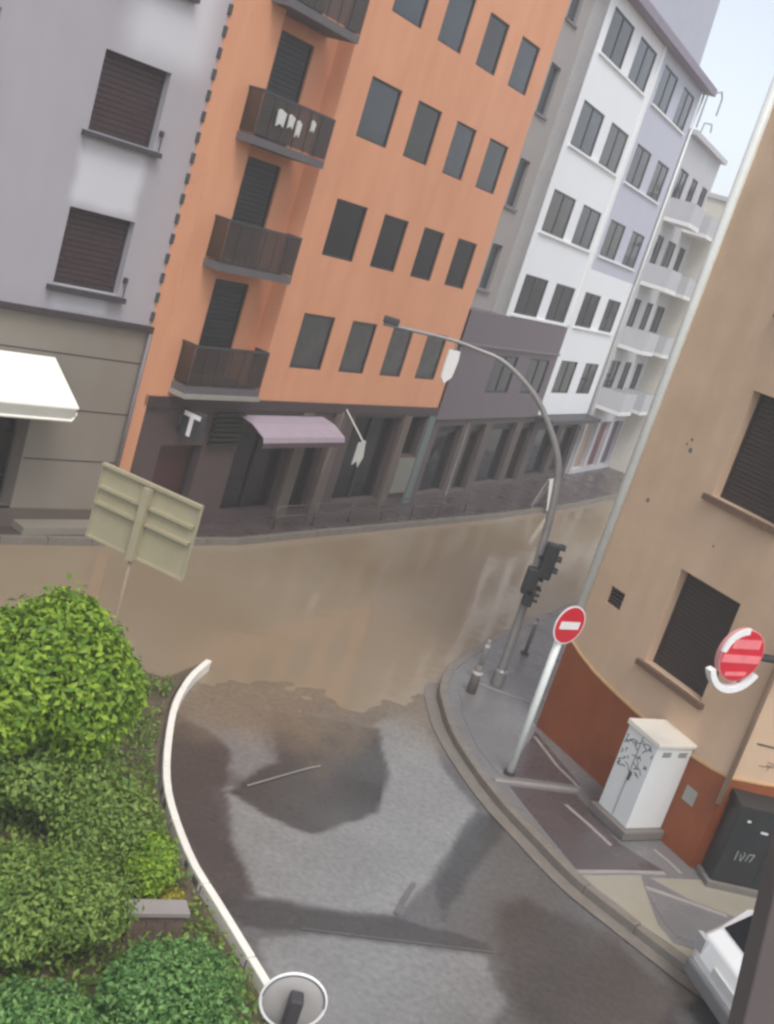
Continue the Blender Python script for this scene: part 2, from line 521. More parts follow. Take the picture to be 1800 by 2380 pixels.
paint([(600, 2172), (700, 2172), (960, 2200), (1130, 2225), (1180, 2330), (1100, 2420), (700, 2440), (620, 2300)], LT, 0.06, 4, 0.75, 5)
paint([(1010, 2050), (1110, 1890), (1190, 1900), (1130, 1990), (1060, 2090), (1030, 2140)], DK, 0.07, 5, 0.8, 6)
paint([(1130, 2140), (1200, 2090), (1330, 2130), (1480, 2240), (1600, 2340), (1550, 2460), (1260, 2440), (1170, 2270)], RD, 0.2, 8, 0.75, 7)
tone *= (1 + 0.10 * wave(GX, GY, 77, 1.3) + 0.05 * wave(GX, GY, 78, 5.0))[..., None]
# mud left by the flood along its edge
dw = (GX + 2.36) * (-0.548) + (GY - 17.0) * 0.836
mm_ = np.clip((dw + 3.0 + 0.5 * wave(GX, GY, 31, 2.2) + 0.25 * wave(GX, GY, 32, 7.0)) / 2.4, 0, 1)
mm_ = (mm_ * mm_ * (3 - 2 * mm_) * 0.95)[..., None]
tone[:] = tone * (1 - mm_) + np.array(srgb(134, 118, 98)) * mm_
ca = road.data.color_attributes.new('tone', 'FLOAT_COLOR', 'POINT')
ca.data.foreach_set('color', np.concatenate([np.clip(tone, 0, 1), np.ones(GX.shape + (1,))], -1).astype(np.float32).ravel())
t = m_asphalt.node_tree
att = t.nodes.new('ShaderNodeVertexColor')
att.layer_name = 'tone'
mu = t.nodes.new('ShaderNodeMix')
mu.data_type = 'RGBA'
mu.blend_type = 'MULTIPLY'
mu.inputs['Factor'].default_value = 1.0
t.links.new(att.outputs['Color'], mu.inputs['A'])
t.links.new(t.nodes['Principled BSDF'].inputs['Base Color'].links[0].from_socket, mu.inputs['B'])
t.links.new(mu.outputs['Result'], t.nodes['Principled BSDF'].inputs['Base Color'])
water = MB().quad((-60, 14.0, WATER_Z), (90, 14.0, WATER_Z), (90, 160, WATER_Z), (-60, 160, WATER_Z)).build('flood_water', m_water)
structure(water)

# pale saw-cut lines in the road
def strip(name, pts, w, material, z):
    P = [gnd(*p)[:2] for p in pts]
    mb = MB()
    L, R = [], []
    for i, p in enumerate(P):
        a, b_ = P[max(i - 1, 0)], P[min(i + 1, len(P) - 1)]
        d = (b_ - a) / np.linalg.norm(b_ - a)
        n = np.array([-d[1], d[0]]) * w / 2
        L.append(p + n)
        R.append(p - n)
    for i in range(len(P) - 1):
        q = [R[i], R[i + 1], L[i + 1], L[i]]
        mb.quad(*[(c[0], c[1], road_z(c[0], c[1]) + z) for c in q])
    return structure(mb.build(name, material))
strip('road_seam', [(575, 1828), (620, 1815), (665, 1802), (715, 1788), (745, 1782)], 0.03, m_asphalt_lt, 0.018)
strip('road_seam', [(700, 2160), (840, 2178), (960, 2192), (1150, 2216)], 0.02, m_asphalt_dk, 0.018)
strip('road_seam', [(920, 2125), (940, 2090), (962, 2055)], 0.07, m_asphalt_dk, 0.018)

# ---- right-hand pavement with kerb stones
PAVE_Z = 0.13
kerb_px = [(1018, 1612), (1022, 1640), (1040, 1700), (1080, 1772), (1150, 1868), (1230, 1955), (1330, 2058), (1450, 2155), (1540, 2225), (1640, 2300)]
kerb = [gnd(*p)[:2] for p in kerb_px]
def smooth_line(pts, n=6):
    out = []
    P = [pts[0]] + list(pts) + [pts[-1]]
    for i in range(1, len(P) - 2):
        for k in range(n):
            t_ = k / n
            a, b_, c, d = map(np.array, P[i - 1:i + 3])
            out.append(0.5 * ((2 * b_) + (c - a) * t_ + (2 * a - 5 * b_ + 4 * c - d) * t_ ** 2 + (3 * b_ - a - 3 * c + d) * t_ ** 3))
    out.append(np.array(pts[-1]))
    return out
tail = [np.array(p) for p in ((6.9, 12.2), (8.6, 11.2), (11.5, 9.8))]
head = [np.array(p) for p in ((14.0, 47.0), (8.0, 33.5), (5.4, 28.2), (3.8, 25.0), (3.0, 23.3), (2.35, 21.6), (2.05, 20.6))]
kl = smooth_line(head + kerb + tail, 6)
# resample every ~0.9 m
def resample(pts, step):
    out, acc = [pts[0]], 0.0
    for a, b_ in zip(pts[:-1], pts[1:]):
        L = np.linalg.norm(b_ - a)
        d = step - acc
        while d <= L:
            out.append(a + (b_ - a) * d / L)
            d += step
        acc = (acc + L) % step
    return out
def offset_line(pts, d):
    out = []
    for i, p in enumerate(pts):
        a, b_ = pts[max(i - 1, 0)], pts[min(i + 1, len(pts) - 1)]
        t_ = (b_ - a) / np.linalg.norm(b_ - a)
        out.append(p + d * np.array([-t_[1], t_[0]]))
    return out
inner = offset_line(kl, 0.17)
pav_poly = [tuple(p) for p in inner] + [(16.0, 9.0), (22.0, 40.0)]
pavement = structure(MB().prism(pav_poly, -0.6, PAVE_Z - 0.008).build('pavement', m_pave))
kfine = resample(kl, 0.225)
random.seed(4)
kerb_root = structure(MB().prism([tuple(p) for p in offset_line(kl, 0.02)] + [tuple(p) for p in offset_line(kl, 0.15)][::-1], -0.6, 0.08).build('kerb', m_concrete))
for i in range(0, len(kfine) - 4, 4):
    seg = kfine[i:i + 5]
    if seg[0][1] > 34:
        continue
    s = [np.array(p) for p in seg]
    t0, t1 = (s[1] - s[0]) * 0.03, (s[-1] - s[-2]) * 0.03
    s[0] = s[0] + t0
    s[-1] = s[-1] - t1
    dz = random.uniform(-0.006, 0.006)
    MB().prism([tuple(p) for p in offset_line(s, -0.002)] + [tuple(p) for p in offset_line(s, 0.165)][::-1], -0.3, PAVE_Z + dz + 0.004).build('kerb_stone', m_kerb, kerb_root, bevel=0.012)
# shallow gutter strip in front of the kerb
gut = MB()
go, gi = offset_line(kl, -0.26), offset_line(kl, -0.01)
for i in range(len(kl) - 1):
    if kl[i][1] < 24:
        q = [go[i], go[i + 1], gi[i + 1], gi[i]]
        gut.quad(*[(c[0], c[1], road_z(c[0], c[1]) + 0.016) for c in q])
structure(gut.build('gutter', m_kerb))

def pave_slab(pts, material, z=0.004):
    poly = [tuple(gnd(*p, z=PAVE_Z)[:2]) for p in pts]
    return MB().prism(poly, PAVE_Z - 0.012, PAVE_Z + z - 0.004).build('paving_slab', material, pavement)
pave_slab([(1068, 1600), (1115, 1600), (1230, 1640), (1195, 1790), (1160, 1800), (1110, 1735), (1075, 1660)], m_pave)
pave_slab([(1205, 1760), (1245, 1700), (1350, 1825), (1180, 1802)], m_pave_dk)
pave_slab([(1185, 1826), (1340, 1846), (1440, 1960), (1540, 2022), (1340, 2018), (1255, 1915)], m_pave_dk)
pave_slab([(1352, 2034), (1490, 2034), (1504, 2080), (1530, 2150), (1566, 2192), (1660, 2225), (1640, 2255), (1560, 2195), (1450, 2120), (1390, 2075)], m_pave_bg)
pave_slab([(1512, 2086), (1600, 2105), (1700, 2140), (1780, 2180), (1700, 2215), (1580, 2180), (1545, 2145)], m_pave)
pave_slab([(1512, 2040), (1640, 2045), (1760, 2085), (1790, 2110), (1770, 2150), (1700, 2128), (1605, 2092)], m_pave_bg)
def pave_strip(pts, w):
    P = [gnd(*p, z=PAVE_Z)[:2] for p in pts]
    for a, b_ in zip(P[:-1], P[1:]):
        d = (b_ - a) / np.linalg.norm(b_ - a)
        n = np.array([-d[1], d[0]]) * w / 2
        MB().prism([tuple(a + n), tuple(a - n), tuple(b_ - n), tuple(b_ + n)], PAVE_Z - 0.012, PAVE_Z + 0.006).build('joint_strip', m_joint, pavement)
pave_strip([(1113, 1588), (1165, 1608), (1232, 1632)], 0.07)
pave_strip([(1150, 1812), (1250, 1824), (1345, 1836)], 0.09)
pave_strip([(1315, 1870), (1372, 1920), (1420, 1965)], 0.07)
pave_strip([(1243, 1712), (1295, 1780), (1350, 1834)], 0.06)
pave_strip([(1520, 1975), (1555, 2003), (1583, 2030)], 0.06)
pave_strip([(1335, 2027), (1450, 2026), (1545, 2030)], 0.07)
pave_strip([(1500, 2062), (1580, 2090), (1690, 2130)], 0.08)

# ---- far pavement along the left and orange buildings
fk_px = [(0, 1262), (190, 1266), (560, 1265), (700, 1250), (900, 1230), (1150, 1205), (1330, 1180), (1420, 1160)]
fk = [gnd(*p)[:2] for p in fk_px]
dirL = (fk[1] - fk[0]) / np.linalg.norm(fk[1] - fk[0])
dirW = (fk[-1] - fk[-2]) / np.linalg.norm(fk[-1] - fk[-2])
fk = [fk[0] - dirL * 14] + fk + [fk[-1] + dirW * 60]
fkl = resample(fk, 1.0)
back = offset_line(fk, 9.0)
fp = structure(MB().prism([tuple(p) for p in offset_line(fk, 0.14)] + [tuple(p) for p in back][::-1], -0.6, 0.11).build('far_pavement', mat('soaked_dark_paving', srgb(78, 68, 66), 0.3, 0.2, 1.5, bump=0.2, bscale=30, rvar=0.12)))
fkr = structure(MB().prism([tuple(p) for p in offset_line(fk, 0.02)] + [tuple(p) for p in offset_line(fk, 0.12)][::-1], -0.6, 0.07).build('far_kerb', m_concrete))
for i in range(len(fkl) - 1):
    a, b_ = fkl[i], fkl[i + 1]
    if b_[1] < 12 or a[1] > 70:
        continue
    d = (b_ - a)
    s = [a + d * 0.012, b_ - d * 0.012]
    MB().prism([tuple(p) for p in s] + [tuple(p) for p in offset_line(s, 0.138)][::-1], -0.4, 0.125 + random.uniform(-.006, .006)).build('kerb_stone', m_kerb, fkr)

# ------------------------------------------------------------------ left grey building
LB = empty('grey_building', PL, -hL)
tag(LB, 'lavender grey rendered building with brown shuttered windows and cream awning, far left', 'building')
wl = [(0.23, 1.68), (-3.25, -1.80), (-6.7, -5.25)]
rowsL = [(5.06, 6.52), (7.93, 9.36), (10.8, 12.23)]
opL = [(a, b, c, d) for a, b in wl for c, d in rowsL]
GL = 4.45
mb = MB()
facade_wall(mb, -16, 2.86, GL + 0.12, 14.5, opL, 0.24)
shell(mb, -16, 2.86, 0, 14.5, 9)
mb.build('wall', m_grey_wall, LB)
for a, b, c, d in opL:
    w, h = b - a, d - c
    win = MB().box(-0.22, -0.17, 0, w, 0, 0.05).box(-0.22, -0.17, 0, w, h - .05, h).box(-0.22, -0.17, 0, .05, .05, h - .05).box(-0.22, -0.17, w - .05, w, .05, h - .05).build('window', m_frame_dk, LB, loc=(0, a, c))
    n = 14
    for k in range(n):
        z0 = h * k / n
        MB().box(-0.215, -0.185 + 0.003 * (k % 2), 0.03, w - .03, z0 + 0.008, z0 + h / n - 0.004).build('shutter_slat', m_shutter_br, win)
    MB().box(-0.2, 0.16, -0.12, w + 0.12, -0.12, -0.02).build('sill', m_dark_metal, win)
    hb = MB()
    hb.box(0.02, 0.09, w + 0.03, w + 0.1, 0.27, 0.38)
    hb.tube([(0.1, w + 0.06, 0.32), (0.1, w + 0.06, 0.0)], 0.012, 6)
    hb.build('shutter_stay', m_dark_metal, win)
# paler repaired render between and above the windows, feathered into the wall colour
t = m_grey_wall.node_tree
bs = t.nodes['Principled BSDF']
src = bs.inputs['Base Color'].links[0].from_socket
tcn = t.nodes.new('ShaderNodeTexCoord')
nz = t.nodes.new('ShaderNodeTexNoise')
nz.inputs['Scale'].default_value = 2.0
ad = t.nodes.new('ShaderNodeMix')
ad.data_type = 'VECTOR'
ad.inputs['Factor'].default_value = 0.12
t.links.new(tcn.outputs['Object'], nz.inputs['Vector'])
t.links.new(tcn.outputs['Object'], ad.inputs[4])
t.links.new(nz.outputs['Color'], ad.inputs[5])
sp = t.nodes.new('ShaderNodeSeparateXYZ')
t.links.new(ad.outputs[1], sp.inputs[0])
def mth(op, a_, b_=None):
    n_ = t.nodes.new('ShaderNodeMath')
    n_.operation = op
    for k_, v_ in enumerate((a_, b_)):
        if v_ is None:
            continue
        if isinstance(v_, (int, float)):
            n_.inputs[k_].default_value = v_
        else:
            t.links.new(v_, n_.inputs[k_])
    return n_.outputs[0]
tot = None
for (ya, yb, za, zb, ft, st) in ((0.2, 1.6, 6.6, 7.85, 0.12, 0.85), (0.6, 2.4, 9.5, 11.6, 0.35, 0.8), (0.25, 1.5, 4.62, 5.0, 0.1, 0.7)):
    m_ = None
    for sock, lo_, hi_ in ((sp.outputs['Y'], ya * .88 + .06, yb * .88 + .06), (sp.outputs['Z'], za * .88 + .06, zb * .88 + .06)):
        for (f0, f1) in ((lo_ - ft, lo_ + ft), (hi_ + ft, hi_ - ft)):
            r_ = t.nodes.new('ShaderNodeMapRange')
            r_.interpolation_type = 'SMOOTHSTEP'
            r_.inputs['From Min'].default_value = f0
            r_.inputs['From Max'].default_value = f1
            t.links.new(sock, r_.inputs['Value'])
            m_ = r_.outputs[0] if m_ is None else mth('MULTIPLY', m_, r_.outputs[0])
    m_ = mth('MULTIPLY', m_, st)
    tot = m_ if tot is None else mth('MAXIMUM', tot, m_)
mxw = t.nodes.new('ShaderNodeMix')
mxw.data_type = 'RGBA'
t.links.new(tot, mxw.inputs['Factor'])
t.links.new(src, mxw.inputs['A'])
mxw.inputs['B'].default_value = (*srgb(204, 204, 208), 1)
t.links.new(mxw.outputs['Result'], bs.inputs['Base Color'])
MB().box(-0.05, 0.12, -16, 2.9, GL, GL + 0.12).build('ledge', m_band, LB)
# ground floor cladding with one shop opening under the awning
shopL = [(-7.0, 0.42, 0.5, 2.9)]
mb = MB()
facade_wall(mb, -16, 2.86, 0.5, GL, shopL, 0.5)
mb.build('stone_cladding', m_taupe, LB)
for z in (3.74, 2.62, 1.55):
    MB().box(-0.01, 0.006, (0.45 if z < 2.9 else -16), 2.86, z, z + 0.025).build('cladding_joint', m_band, LB)
MB().box(-0.1, 0.05, -16, 2.88, 0.0, 0.5).build('plinth', m_taupe_dk, LB)
for k in range(4):
    y0 = -7.0 + k * 1.855
    MB().box(-0.46, -0.4, y0 + .05, y0 + 1.8, 0.52, 2.88).build('shop_pane', m_glass_br, LB)
    MB().box(-0.48, -0.34, y0 - .05, y0 + .05, 0.52, 2.88).build('shop_mullion', m_dark_metal, LB)
MB().box(-0.02, 0.5, 0.5, 2.8, 0.12, 0.28).build('doorstep', m_taupe, LB)
# quoin blocks and downpipes on the corner
for k in range(26):
    z = GL + 0.22 + k * 0.405
    MB().box(-0.02, 0.05, 2.56, 2.70, z, z + 0.20).build('quoin_block', m_quoin, LB, bevel=0.01)
MB().box(-0.03, 0.03, 2.72, 2.855, GL + 0.13, 14.5).build('corner_strip', m_pipe, LB)
MB().tube([(0.09, 2.93, 0.12), (0.09, 2.93, 14.4)], 0.055, 10).build('downpipe', m_pipe, LB, smooth=True)
MB().tube([(0.08, 2.62, 0.5), (0.08, 2.62, GL - .02)], 0.05, 10).build('downpipe', m_pipe, LB, smooth=True)
# awning
aw = MB()
y0, y1 = -7.3, 0.72
top, bot = (0.03, 3.66), (1.05, 2.98)
aw.add([(top[0], y0, top[1]), (top[0], 0.62, top[1]), (bot[0], y1, bot[1]), (bot[0], y0, bot[1]),
        (top[0], y0, top[1] - .03), (top[0], 0.62, top[1] - .03), (bot[0], y1, bot[1] - .03), (bot[0], y0, bot[1] - .03)],
       [(0, 3, 2, 1), (4, 5, 6, 7), (0, 1, 5, 4), (1, 2, 6, 5), (2, 3, 7, 6), (3, 0, 4, 7)])
awn = aw.build('awning', m_awn_white, LB)
MB().box(1.04, 1.06, y0, y1 - .05, 2.72, 2.95).build('valance', mat('grey_valance', srgb(176, 174, 164), .8), awn)
MB().tube([(1.07, y0, 2.72), (1.07, y1 - .12, 2.72), (1.0, y1, 2.86)], 0.03, 8).build('front_bar', m_awn_white, awn, smooth=True)
# small wall lantern on the corner
lan = empty('wall_lantern', PL + 2.82 * frame_dir(hL)[0] + np.array([0, 0, 7.0]), -hL)
tag(lan, 'small olive wall lantern with white cap at corner between grey and orange buildings', 'lantern')
MB().tube([(0.18, 0, -0.05), (0.18, 0, 0.32), (0.18, 0, 0.4)], [0.10, 0.14, 0.09], 8).build('lantern_body', mat('olive_enamel', srgb(104, 100, 74), .5), lan)
MB().tube([(0.18, 0, 0.41), (0.18, 0, 0.5), (0.18, 0, 0.56)], [0.12, 0.08, 0.02], 8).build('lantern_cap', m_chalk, lan)
MB().box(0.0, 0.2, -0.03, 0.03, 0.56, 0.62).build('bracket', m_dark_metal, lan)
MB().box(0.03, 0.24, 0.14, 0.27, 0.52, 0.78).build('junction_box', m_chalk, lan)

# ------------------------------------------------------------------ orange building
OB = empty('orange_building', PO, -hO)
tag(OB, 'five storey orange rendered building with dark windows and column of balconies', 'building')
colsO = [(1.32, 2.66), (3.45, 4.65), (5.48, 6.6), (7.42, 8.6)]
rowsO = [(4.06, 5.42), (6.82, 8.15), (9.58, 10.92), (12.33, 13.62), (15.08, 16.4)]
GO, TOPO = 3.22, 18.6
opO = [(a, b, c, d) for a, b in colsO for c, d in rowsO]
slabs = [3.42, 6.05, 8.62, 11.25, 13.9]
recess = (-2.12, 0.36, GO + 0.002, TOPO - 1.0, 0.45)
mb = MB()
facade_wall(mb, -3.18, 9.4, GO, TOPO, opO + [recess], 0.17)
shell(mb, -3.18, 9.4, 0, TOPO, 10)
doorsO = [(-1.55, -0.38, s + 0.17, s + 2.35) for s in slabs[:4]] + [(-1.55, -.38, slabs[4] + .17, slabs[4] + 2.2)]
facade_wall(mb, -2.12, 0.36, GO, TOPO - 1.0, doorsO, 0.12, x=-0.45)
mb.build('wall', m_orange, OB)
for i, (a, b, c, d) in enumerate(opO):
    window(OB, a, b, c, d, m_frame_dk, (m_glass, m_glass_b, m_glass, m_glass_c, m_glass_b)[(i * 7 + 3) % 5] if c < 9 else (m_glass_bl, m_glass_b, m_glass_bl)[i % 3], None, depth=0.06, fw=0.045, mull=0)
for (a, b, c, d) in doorsO:
    dr = MB().box(-0.56, -0.5, a, b, c, c + 0.05).box(-0.56, -0.5, a, b, d - .05, d).box(-0.56, -0.5, a, a + .05, c + .05, d - .05).box(-0.56, -0.5, b - .05, b, c + .05, d - .05).build('balcony_door', m_frame_dk, OB)
    n = 20
    for k in range(n):
        z0 = c + 0.05 + (d - c - 0.1) * k / n
        MB().box(-0.555, -0.52 + 0.004 * (k % 2), a + .05, b - .05, z0 + .006, z0 + (d - c - .1) / n - .004).build('louvre', mat('dark_green_shutter', srgb(36, 42, 42), .5, .15, 3), dr)
for i, s in enumerate(slabs):
    ya, yb, xo = -2.62, -0.12, 0.42
    bl = MB().box(-0.44, xo, ya, yb, s, s + 0.16).build('balcony', mat('grey_balcony_slab', srgb(96, 92, 94), .7, .1, 3), OB)
    MB().box(xo - 0.035, xo - 0.02, ya + .03, yb - .03, s + 0.2, s + 1.0).build('railing_panel', m_smoke, bl)
    MB().box(0.004, xo - 0.05, yb - 0.035, yb - 0.02, s + 0.2, s + 1.0).build('railing_panel', m_smoke, bl)
    MB().box(0.004, xo - 0.05, ya + 0.02, ya + 0.035, s + 0.2, s + 1.0).build('railing_panel', m_smoke, bl)
    hr = MB().box(xo - 0.05, xo - 0.005, ya, yb, s + 1.0, s + 1.05).box(0.0, xo - 0.05, yb - .045, yb, s + 1.0, s + 1.05).box(0.0, xo - 0.05, ya, ya + .045, s + 1.0, s + 1.05)
    for k in range(7):
        y = ya + 0.02 + (yb - ya - 0.04) * k / 6
        hr.box(xo - 0.018, xo - 0.003, y - .012, y + .012, s + 0.165, s + 1.0)
    hr.build('railing', m_dark_metal, bl)
MB().box(-0.44, 0.46, -2.66, -0.08, slabs[0] - 0.10, slabs[0] - 0.002).build('balcony_underslab', mat('pale_slab', srgb(150, 146, 136), .7), OB)
# laundry on the third balcony rail
la = empty('laundry', PO + np.array([0, 0, slabs[2] + 0.17]), -hO)
tag(la, 'white clothes hanging over the rail of the orange building balcony', 'laundry')
for k, (y, w, h, dz) in enumerate(((-2.1, .28, .30, .62), (-1.72, .2, .24, .60), (-1.42, .16, .3, .55), (-0.95, .14, .2, .66))):
    MB().prism_yz([(y, dz), (y + w * .3, dz + .03), (y + w, dz - .02), (y + w * .9, dz - h), (y + w * .45, dz - h * .8), (y + w * .1, dz - h * 1.05)], 0.43, 0.46).build('garment', m_chalk, la)
# fascia and ground floor shops
MB().box(-0.08, 0.06, -3.18, 9.42, 2.98, GO).build('fascia', m_brown_shop, OB)
shopsO = [(-2.4, -1.05, 0.12, 2.1, 'door'), (0.2, 2.35, 0.35, 2.4, 'br'), (2.95, 3.85, 0.2, 2.45, 'br'), (5.0, 7.45, 0.35, 2.86, 'dk'), (8.0, 8.95, 1.65, 2.9, 'br')]
mb = MB()
facade_wall(mb, -3.18, 9.4, 0.05, 2.98, [o[:4] for o in shopsO], 0.3, x=-0.02)
mb.build('shop_wall', mat('brown_grey_shop_wall', srgb(84, 70, 68), .6, .12, 2), OB)
for (a, b, c, d, k) in shopsO:
    mm = {'door': mat('maroon_door', srgb(74, 42, 40), .5, .15, 3), 'br': m_glass_br, 'dk': mat('black_shop_glass', srgb(16, 17, 20), .14, .3, 1, spec=.3)}[k]
    p = MB().box(-0.3, -0.26, a, b, c, d).build('shop_door' if k == 'door' else 'shop_window', mm, OB)
    f = MB().box(-0.26, -0.2, a, a + .07, c, d).box(-0.26, -0.2, b - .07, b, c, d).box(-0.26, -0.2, a + .07, b - .07, d - .07, d)
    if b - a > 1.5:
        f.box(-0.26, -0.2, (a + b) / 2 - .035, (a + b) / 2 + .035, c, d - .07)
    f.build('frame', m_frame_dk, p)
for (a, b, n) in ((2.42, 2.88, 'ochre_pillar'), (3.95, 4.4, 'ochre_pillar'), (7.52, 7.92, 'ochre_pillar')):
    MB().box(-0.02, 0.07, a, b, 0.12, 2.96).build('pillar', mat('taupe_pillar', srgb(102, 90, 80), .6, .1, 2), OB)
MB().box(-0.02, 0.06, 9.02, 9.38, 0.12, 2.96).build('pillar', mat('teal_grey_pillar', srgb(106, 118, 116), .5, .1, 2), OB)
MB().box(-0.02, 0.05, 8.0, 8.95, 0.5, 1.6).build('panel', mat('sage_panel', srgb(124, 124, 112), .6, .1, 2), OB)
lv = MB()
for k in range(7):
    lv.box(0.0, 0.12, -0.95, 0.05, 2.12 + k * 0.12, 2.18 + k * 0.12)
lv.build('louvre_grille', mat('dark_green_grille', srgb(44, 48, 42), .6), OB)
# mauve awning
aw = MB()
y0, y1 = -0.1, 3.3
prof = [(0.05, 2.86), (0.45, 2.80), (0.86, 2.60), (0.9, 2.48)]
for (xa, za), (xb, zb) in zip(prof[:-1], prof[1:]):
    aw.add([(xa, y0, za), (xa, y1, za), (xb, y1, zb), (xb, y0, zb), (xa, y0, za - .02), (xa, y1, za - .02), (xb, y1, zb - .02), (xb, y0, zb - .02)],
           [(0, 3, 2, 1), (4, 5, 6, 7), (0, 1, 5, 4), (1, 2, 6, 5), (2, 3, 7, 6), (3, 0, 4, 7)])
awn2 = aw.build('awning', m_awn_mauve, OB)
MB().box(0.89, 0.92, y0, y1, 2.36, 2.475).build('valance', mat('brown_valance', srgb(86, 66, 72), .8), awn2)
# hanging flag
fl = empty('flag', PO + np.array([0, 0, 0.12]), -hO)
tag(fl, 'narrow white flag hanging from slanted staff beside mauve awning', 'flag')
MB().tube([(0.0, 4.3, 3.0), (0.9, 4.2, 2.35)], 0.022, 6).build('staff', m_chalk, fl)
MB().tube([(0.05, 4.0, 1.2), (0.05, 4.15, 2.2), (0.05, 4.2, 2.9)], 0.03, 6).build('bracket', m_pole, fl)
MB().prism_yz([(4.12, 2.3), (4.42, 2.36), (4.55, 1.9), (4.4, 1.62), (4.28, 1.8), (4.1, 1.7)], 0.8, 0.83).build('cloth', m_chalk, fl)
# projecting T sign
ts = empty('shop_sign', PO + np.array([0, 0, 2.4]) + -2.0 * frame_dir(hO)[0], -hO)
tag(ts, 'dark projecting box sign with white letter T above maroon door', 'sign')
ts_frame = MB().box(0.02, 0.62, -0.06, 0.06, 0.0, 0.62).build('sign_box', m_dark_metal, ts, bevel=0.015)
for yy in (-0.085, 0.065):
    MB().box(0.1, 0.56, yy, yy + 0.02, 0.46, 0.56).box(0.28, 0.38, yy, yy + 0.02, 0.05, 0.46).build('letter', m_white_paint, ts)
MB().box(-0.02, 0.02, -0.03, 0.03, 0.2, 0.4).build('bracket', m_pole, ts)

# railing along the far kerb
rl = empty('street_railing', (*fk[3], 0.11), 0)
m_rail = mat('dull_rail_steel', srgb(72, 66, 66), .5)
tag(rl, 'low grey metal railing along flooded kerb in front of orange building', 'railing')
ra = resample(offset_line(smooth_line(fk[3:7], 4), 0.4), 1.6)[1:8]
o3 = np.array([fk[3][0], fk[3][1]])
for p in ra:
    q = p - o3
    MB().tube([(q[0], q[1], 0), (q[0], q[1], 0.6)], 0.02, 8).build('post', m_rail, rl, smooth=True)
for h in (0.32, 0.6):
    MB().tube([(*(p - o3), h) for p in ra], 0.018, 8).build('rail', m_rail, rl, smooth=True)

# ------------------------------------------------------------------ white building
WB = empty('white_building', PW, -hW)
tag(WB, 'white rendered apartment block with paired dark windows and mauve lower cladding', 'building')
colsW = [(3.5, 5.75), (6.6, 8.75), (10.0, 12.05), (13.1, 14.95)]
rowsW = [(3.78, 5.08), (6.45, 7.76), (9.18, 10.52), (11.93, 13.3), (14.74, 16.1)]
TOPW, ENDW = 16.5, 15.7
opsW = [(a, b, c, d) for a, b in colsW for (c, d) in rowsW[1:]] + [(a, b, *rowsW[0]) for a, b in colsW[2:]]
mb = MB()
facade_wall(mb, 2.95, 9.25, 6.33, TOPW, [o for o in opsW if o[1] < 9.25], 0.15)
facade_wall(mb, 9.25, ENDW, 2.9, 8.6, [o for o in opsW if o[0] > 9.25 and o[3] < 8.6], 0.15)
shell(mb, 2.95, ENDW, 0, TOPW, 10)
mb.build('wall', m_white_wall, WB)
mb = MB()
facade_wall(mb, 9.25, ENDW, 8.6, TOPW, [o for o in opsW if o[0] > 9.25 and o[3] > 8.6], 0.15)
mb.build('shaded_bay_wall', mat('shaded_white_render', srgb(190, 192, 204), .8, .04, .7, streak=.5), WB)  # bluish shade on the upper right half, put into the wall colour
MB().box(-0.02, 0.05, 9.12, 9.45, 6.4, TOPW).build('pilaster', m_white_paint, WB)
for (a, b, c, d) in opsW:
    window(WB, a, b, c, d, m_frame_dk if c < 6 else mat('slate_window_frame', srgb(70, 74, 80), .5), (m_glass_bl, m_glass_b, m_glass_bl, m_glass_c)[int(a * 3 + c) % 4] if c > 9 else (m_glass, m_glass_b)[int(a + c) % 2], None, depth=0.05, fw=0.05, mull=1)
for (ya, yb) in ((3.35, 8.85), (9.9, 15.05)):
    for (c, d) in rowsW[1:]:
        MB().box(-0.02, 0.07, ya, yb, c - 0.09, c - 0.02).build('sill_band', m_white_paint, WB)
# mauve lower part
opM = [(3.15, 5.2, 3.75, 5.05), (6.4, 8.5, 3.75, 5.05)]
mb = MB()
facade_wall(mb, 0.0, 9.2, 2.85, 6.32, opM, 0.15, x=0.06)
mb.quad((0.06, 9.2, 2.85), (0.06, 9.2, 6.32), (0, 9.2, 6.32), (0, 9.2, 2.85))
mb.quad((0.06, 0, 6.32), (0.06, 9.2, 6.32), (-0.5, 9.2, 6.32), (-0.5, 0, 6.32))
mb.build('mauve_cladding', m_mauve, WB)
for (a, b, c, d) in opM:
    window(WB, a, b, c, d, m_frame_dk, m_glass, None, depth=0.05, fw=0.05, mull=1, x=0.06)
MB().box(0.0, 0.12, 0.0, 9.2, 5.25, 5.33).build('trim', m_pipe, WB)
# recessed grey stair strip beside the orange building
opS = [(1.3, 2.15, z, z + 1.45) for z in (6.9, 9.5, 12.3, 15.0)]
mb = MB()
facade_wall(mb, 0.0, 2.95, 0.0, TOPW + 1.2, opS, 0.15, x=-0.5)
mb.quad((0, 2.95, 0), (-0.5, 2.95, 0), (-0.5, 2.95, TOPW), (0, 2.95, TOPW))
mb.build('stair_wall', mat('grey_brown_render', srgb(158, 152, 148), .85, .08, .8, streak=.5), WB)
for (a, b, c, d) in opS:
    window(WB, a, b, c, d, mat('grey_window_frame', srgb(120, 122, 128), .5), m_glass_bl, m_pipe, depth=0.12, fw=0.05, mull=0, x=-0.5)
# eave, attic and chimney
MB().box(-0.6, 0.45, 2.7, ENDW + 0.4, TOPW, TOPW + 0.28).build('eave', m_eave, WB)
at = MB()
at.prism_yz([(2.9, TOPW + .28), (ENDW - 0.2, TOPW + .28), (ENDW - 0.8, TOPW + 4.6), (2.9, TOPW + 4.6)], -9.5, -0.4)
attic = at.build('attic', m_roof, WB)
MB().box(-2.0, -1.2, 8.8, 9.6, TOPW + 4.6, TOPW + 6.2).build('chimney', m_concrete, attic)
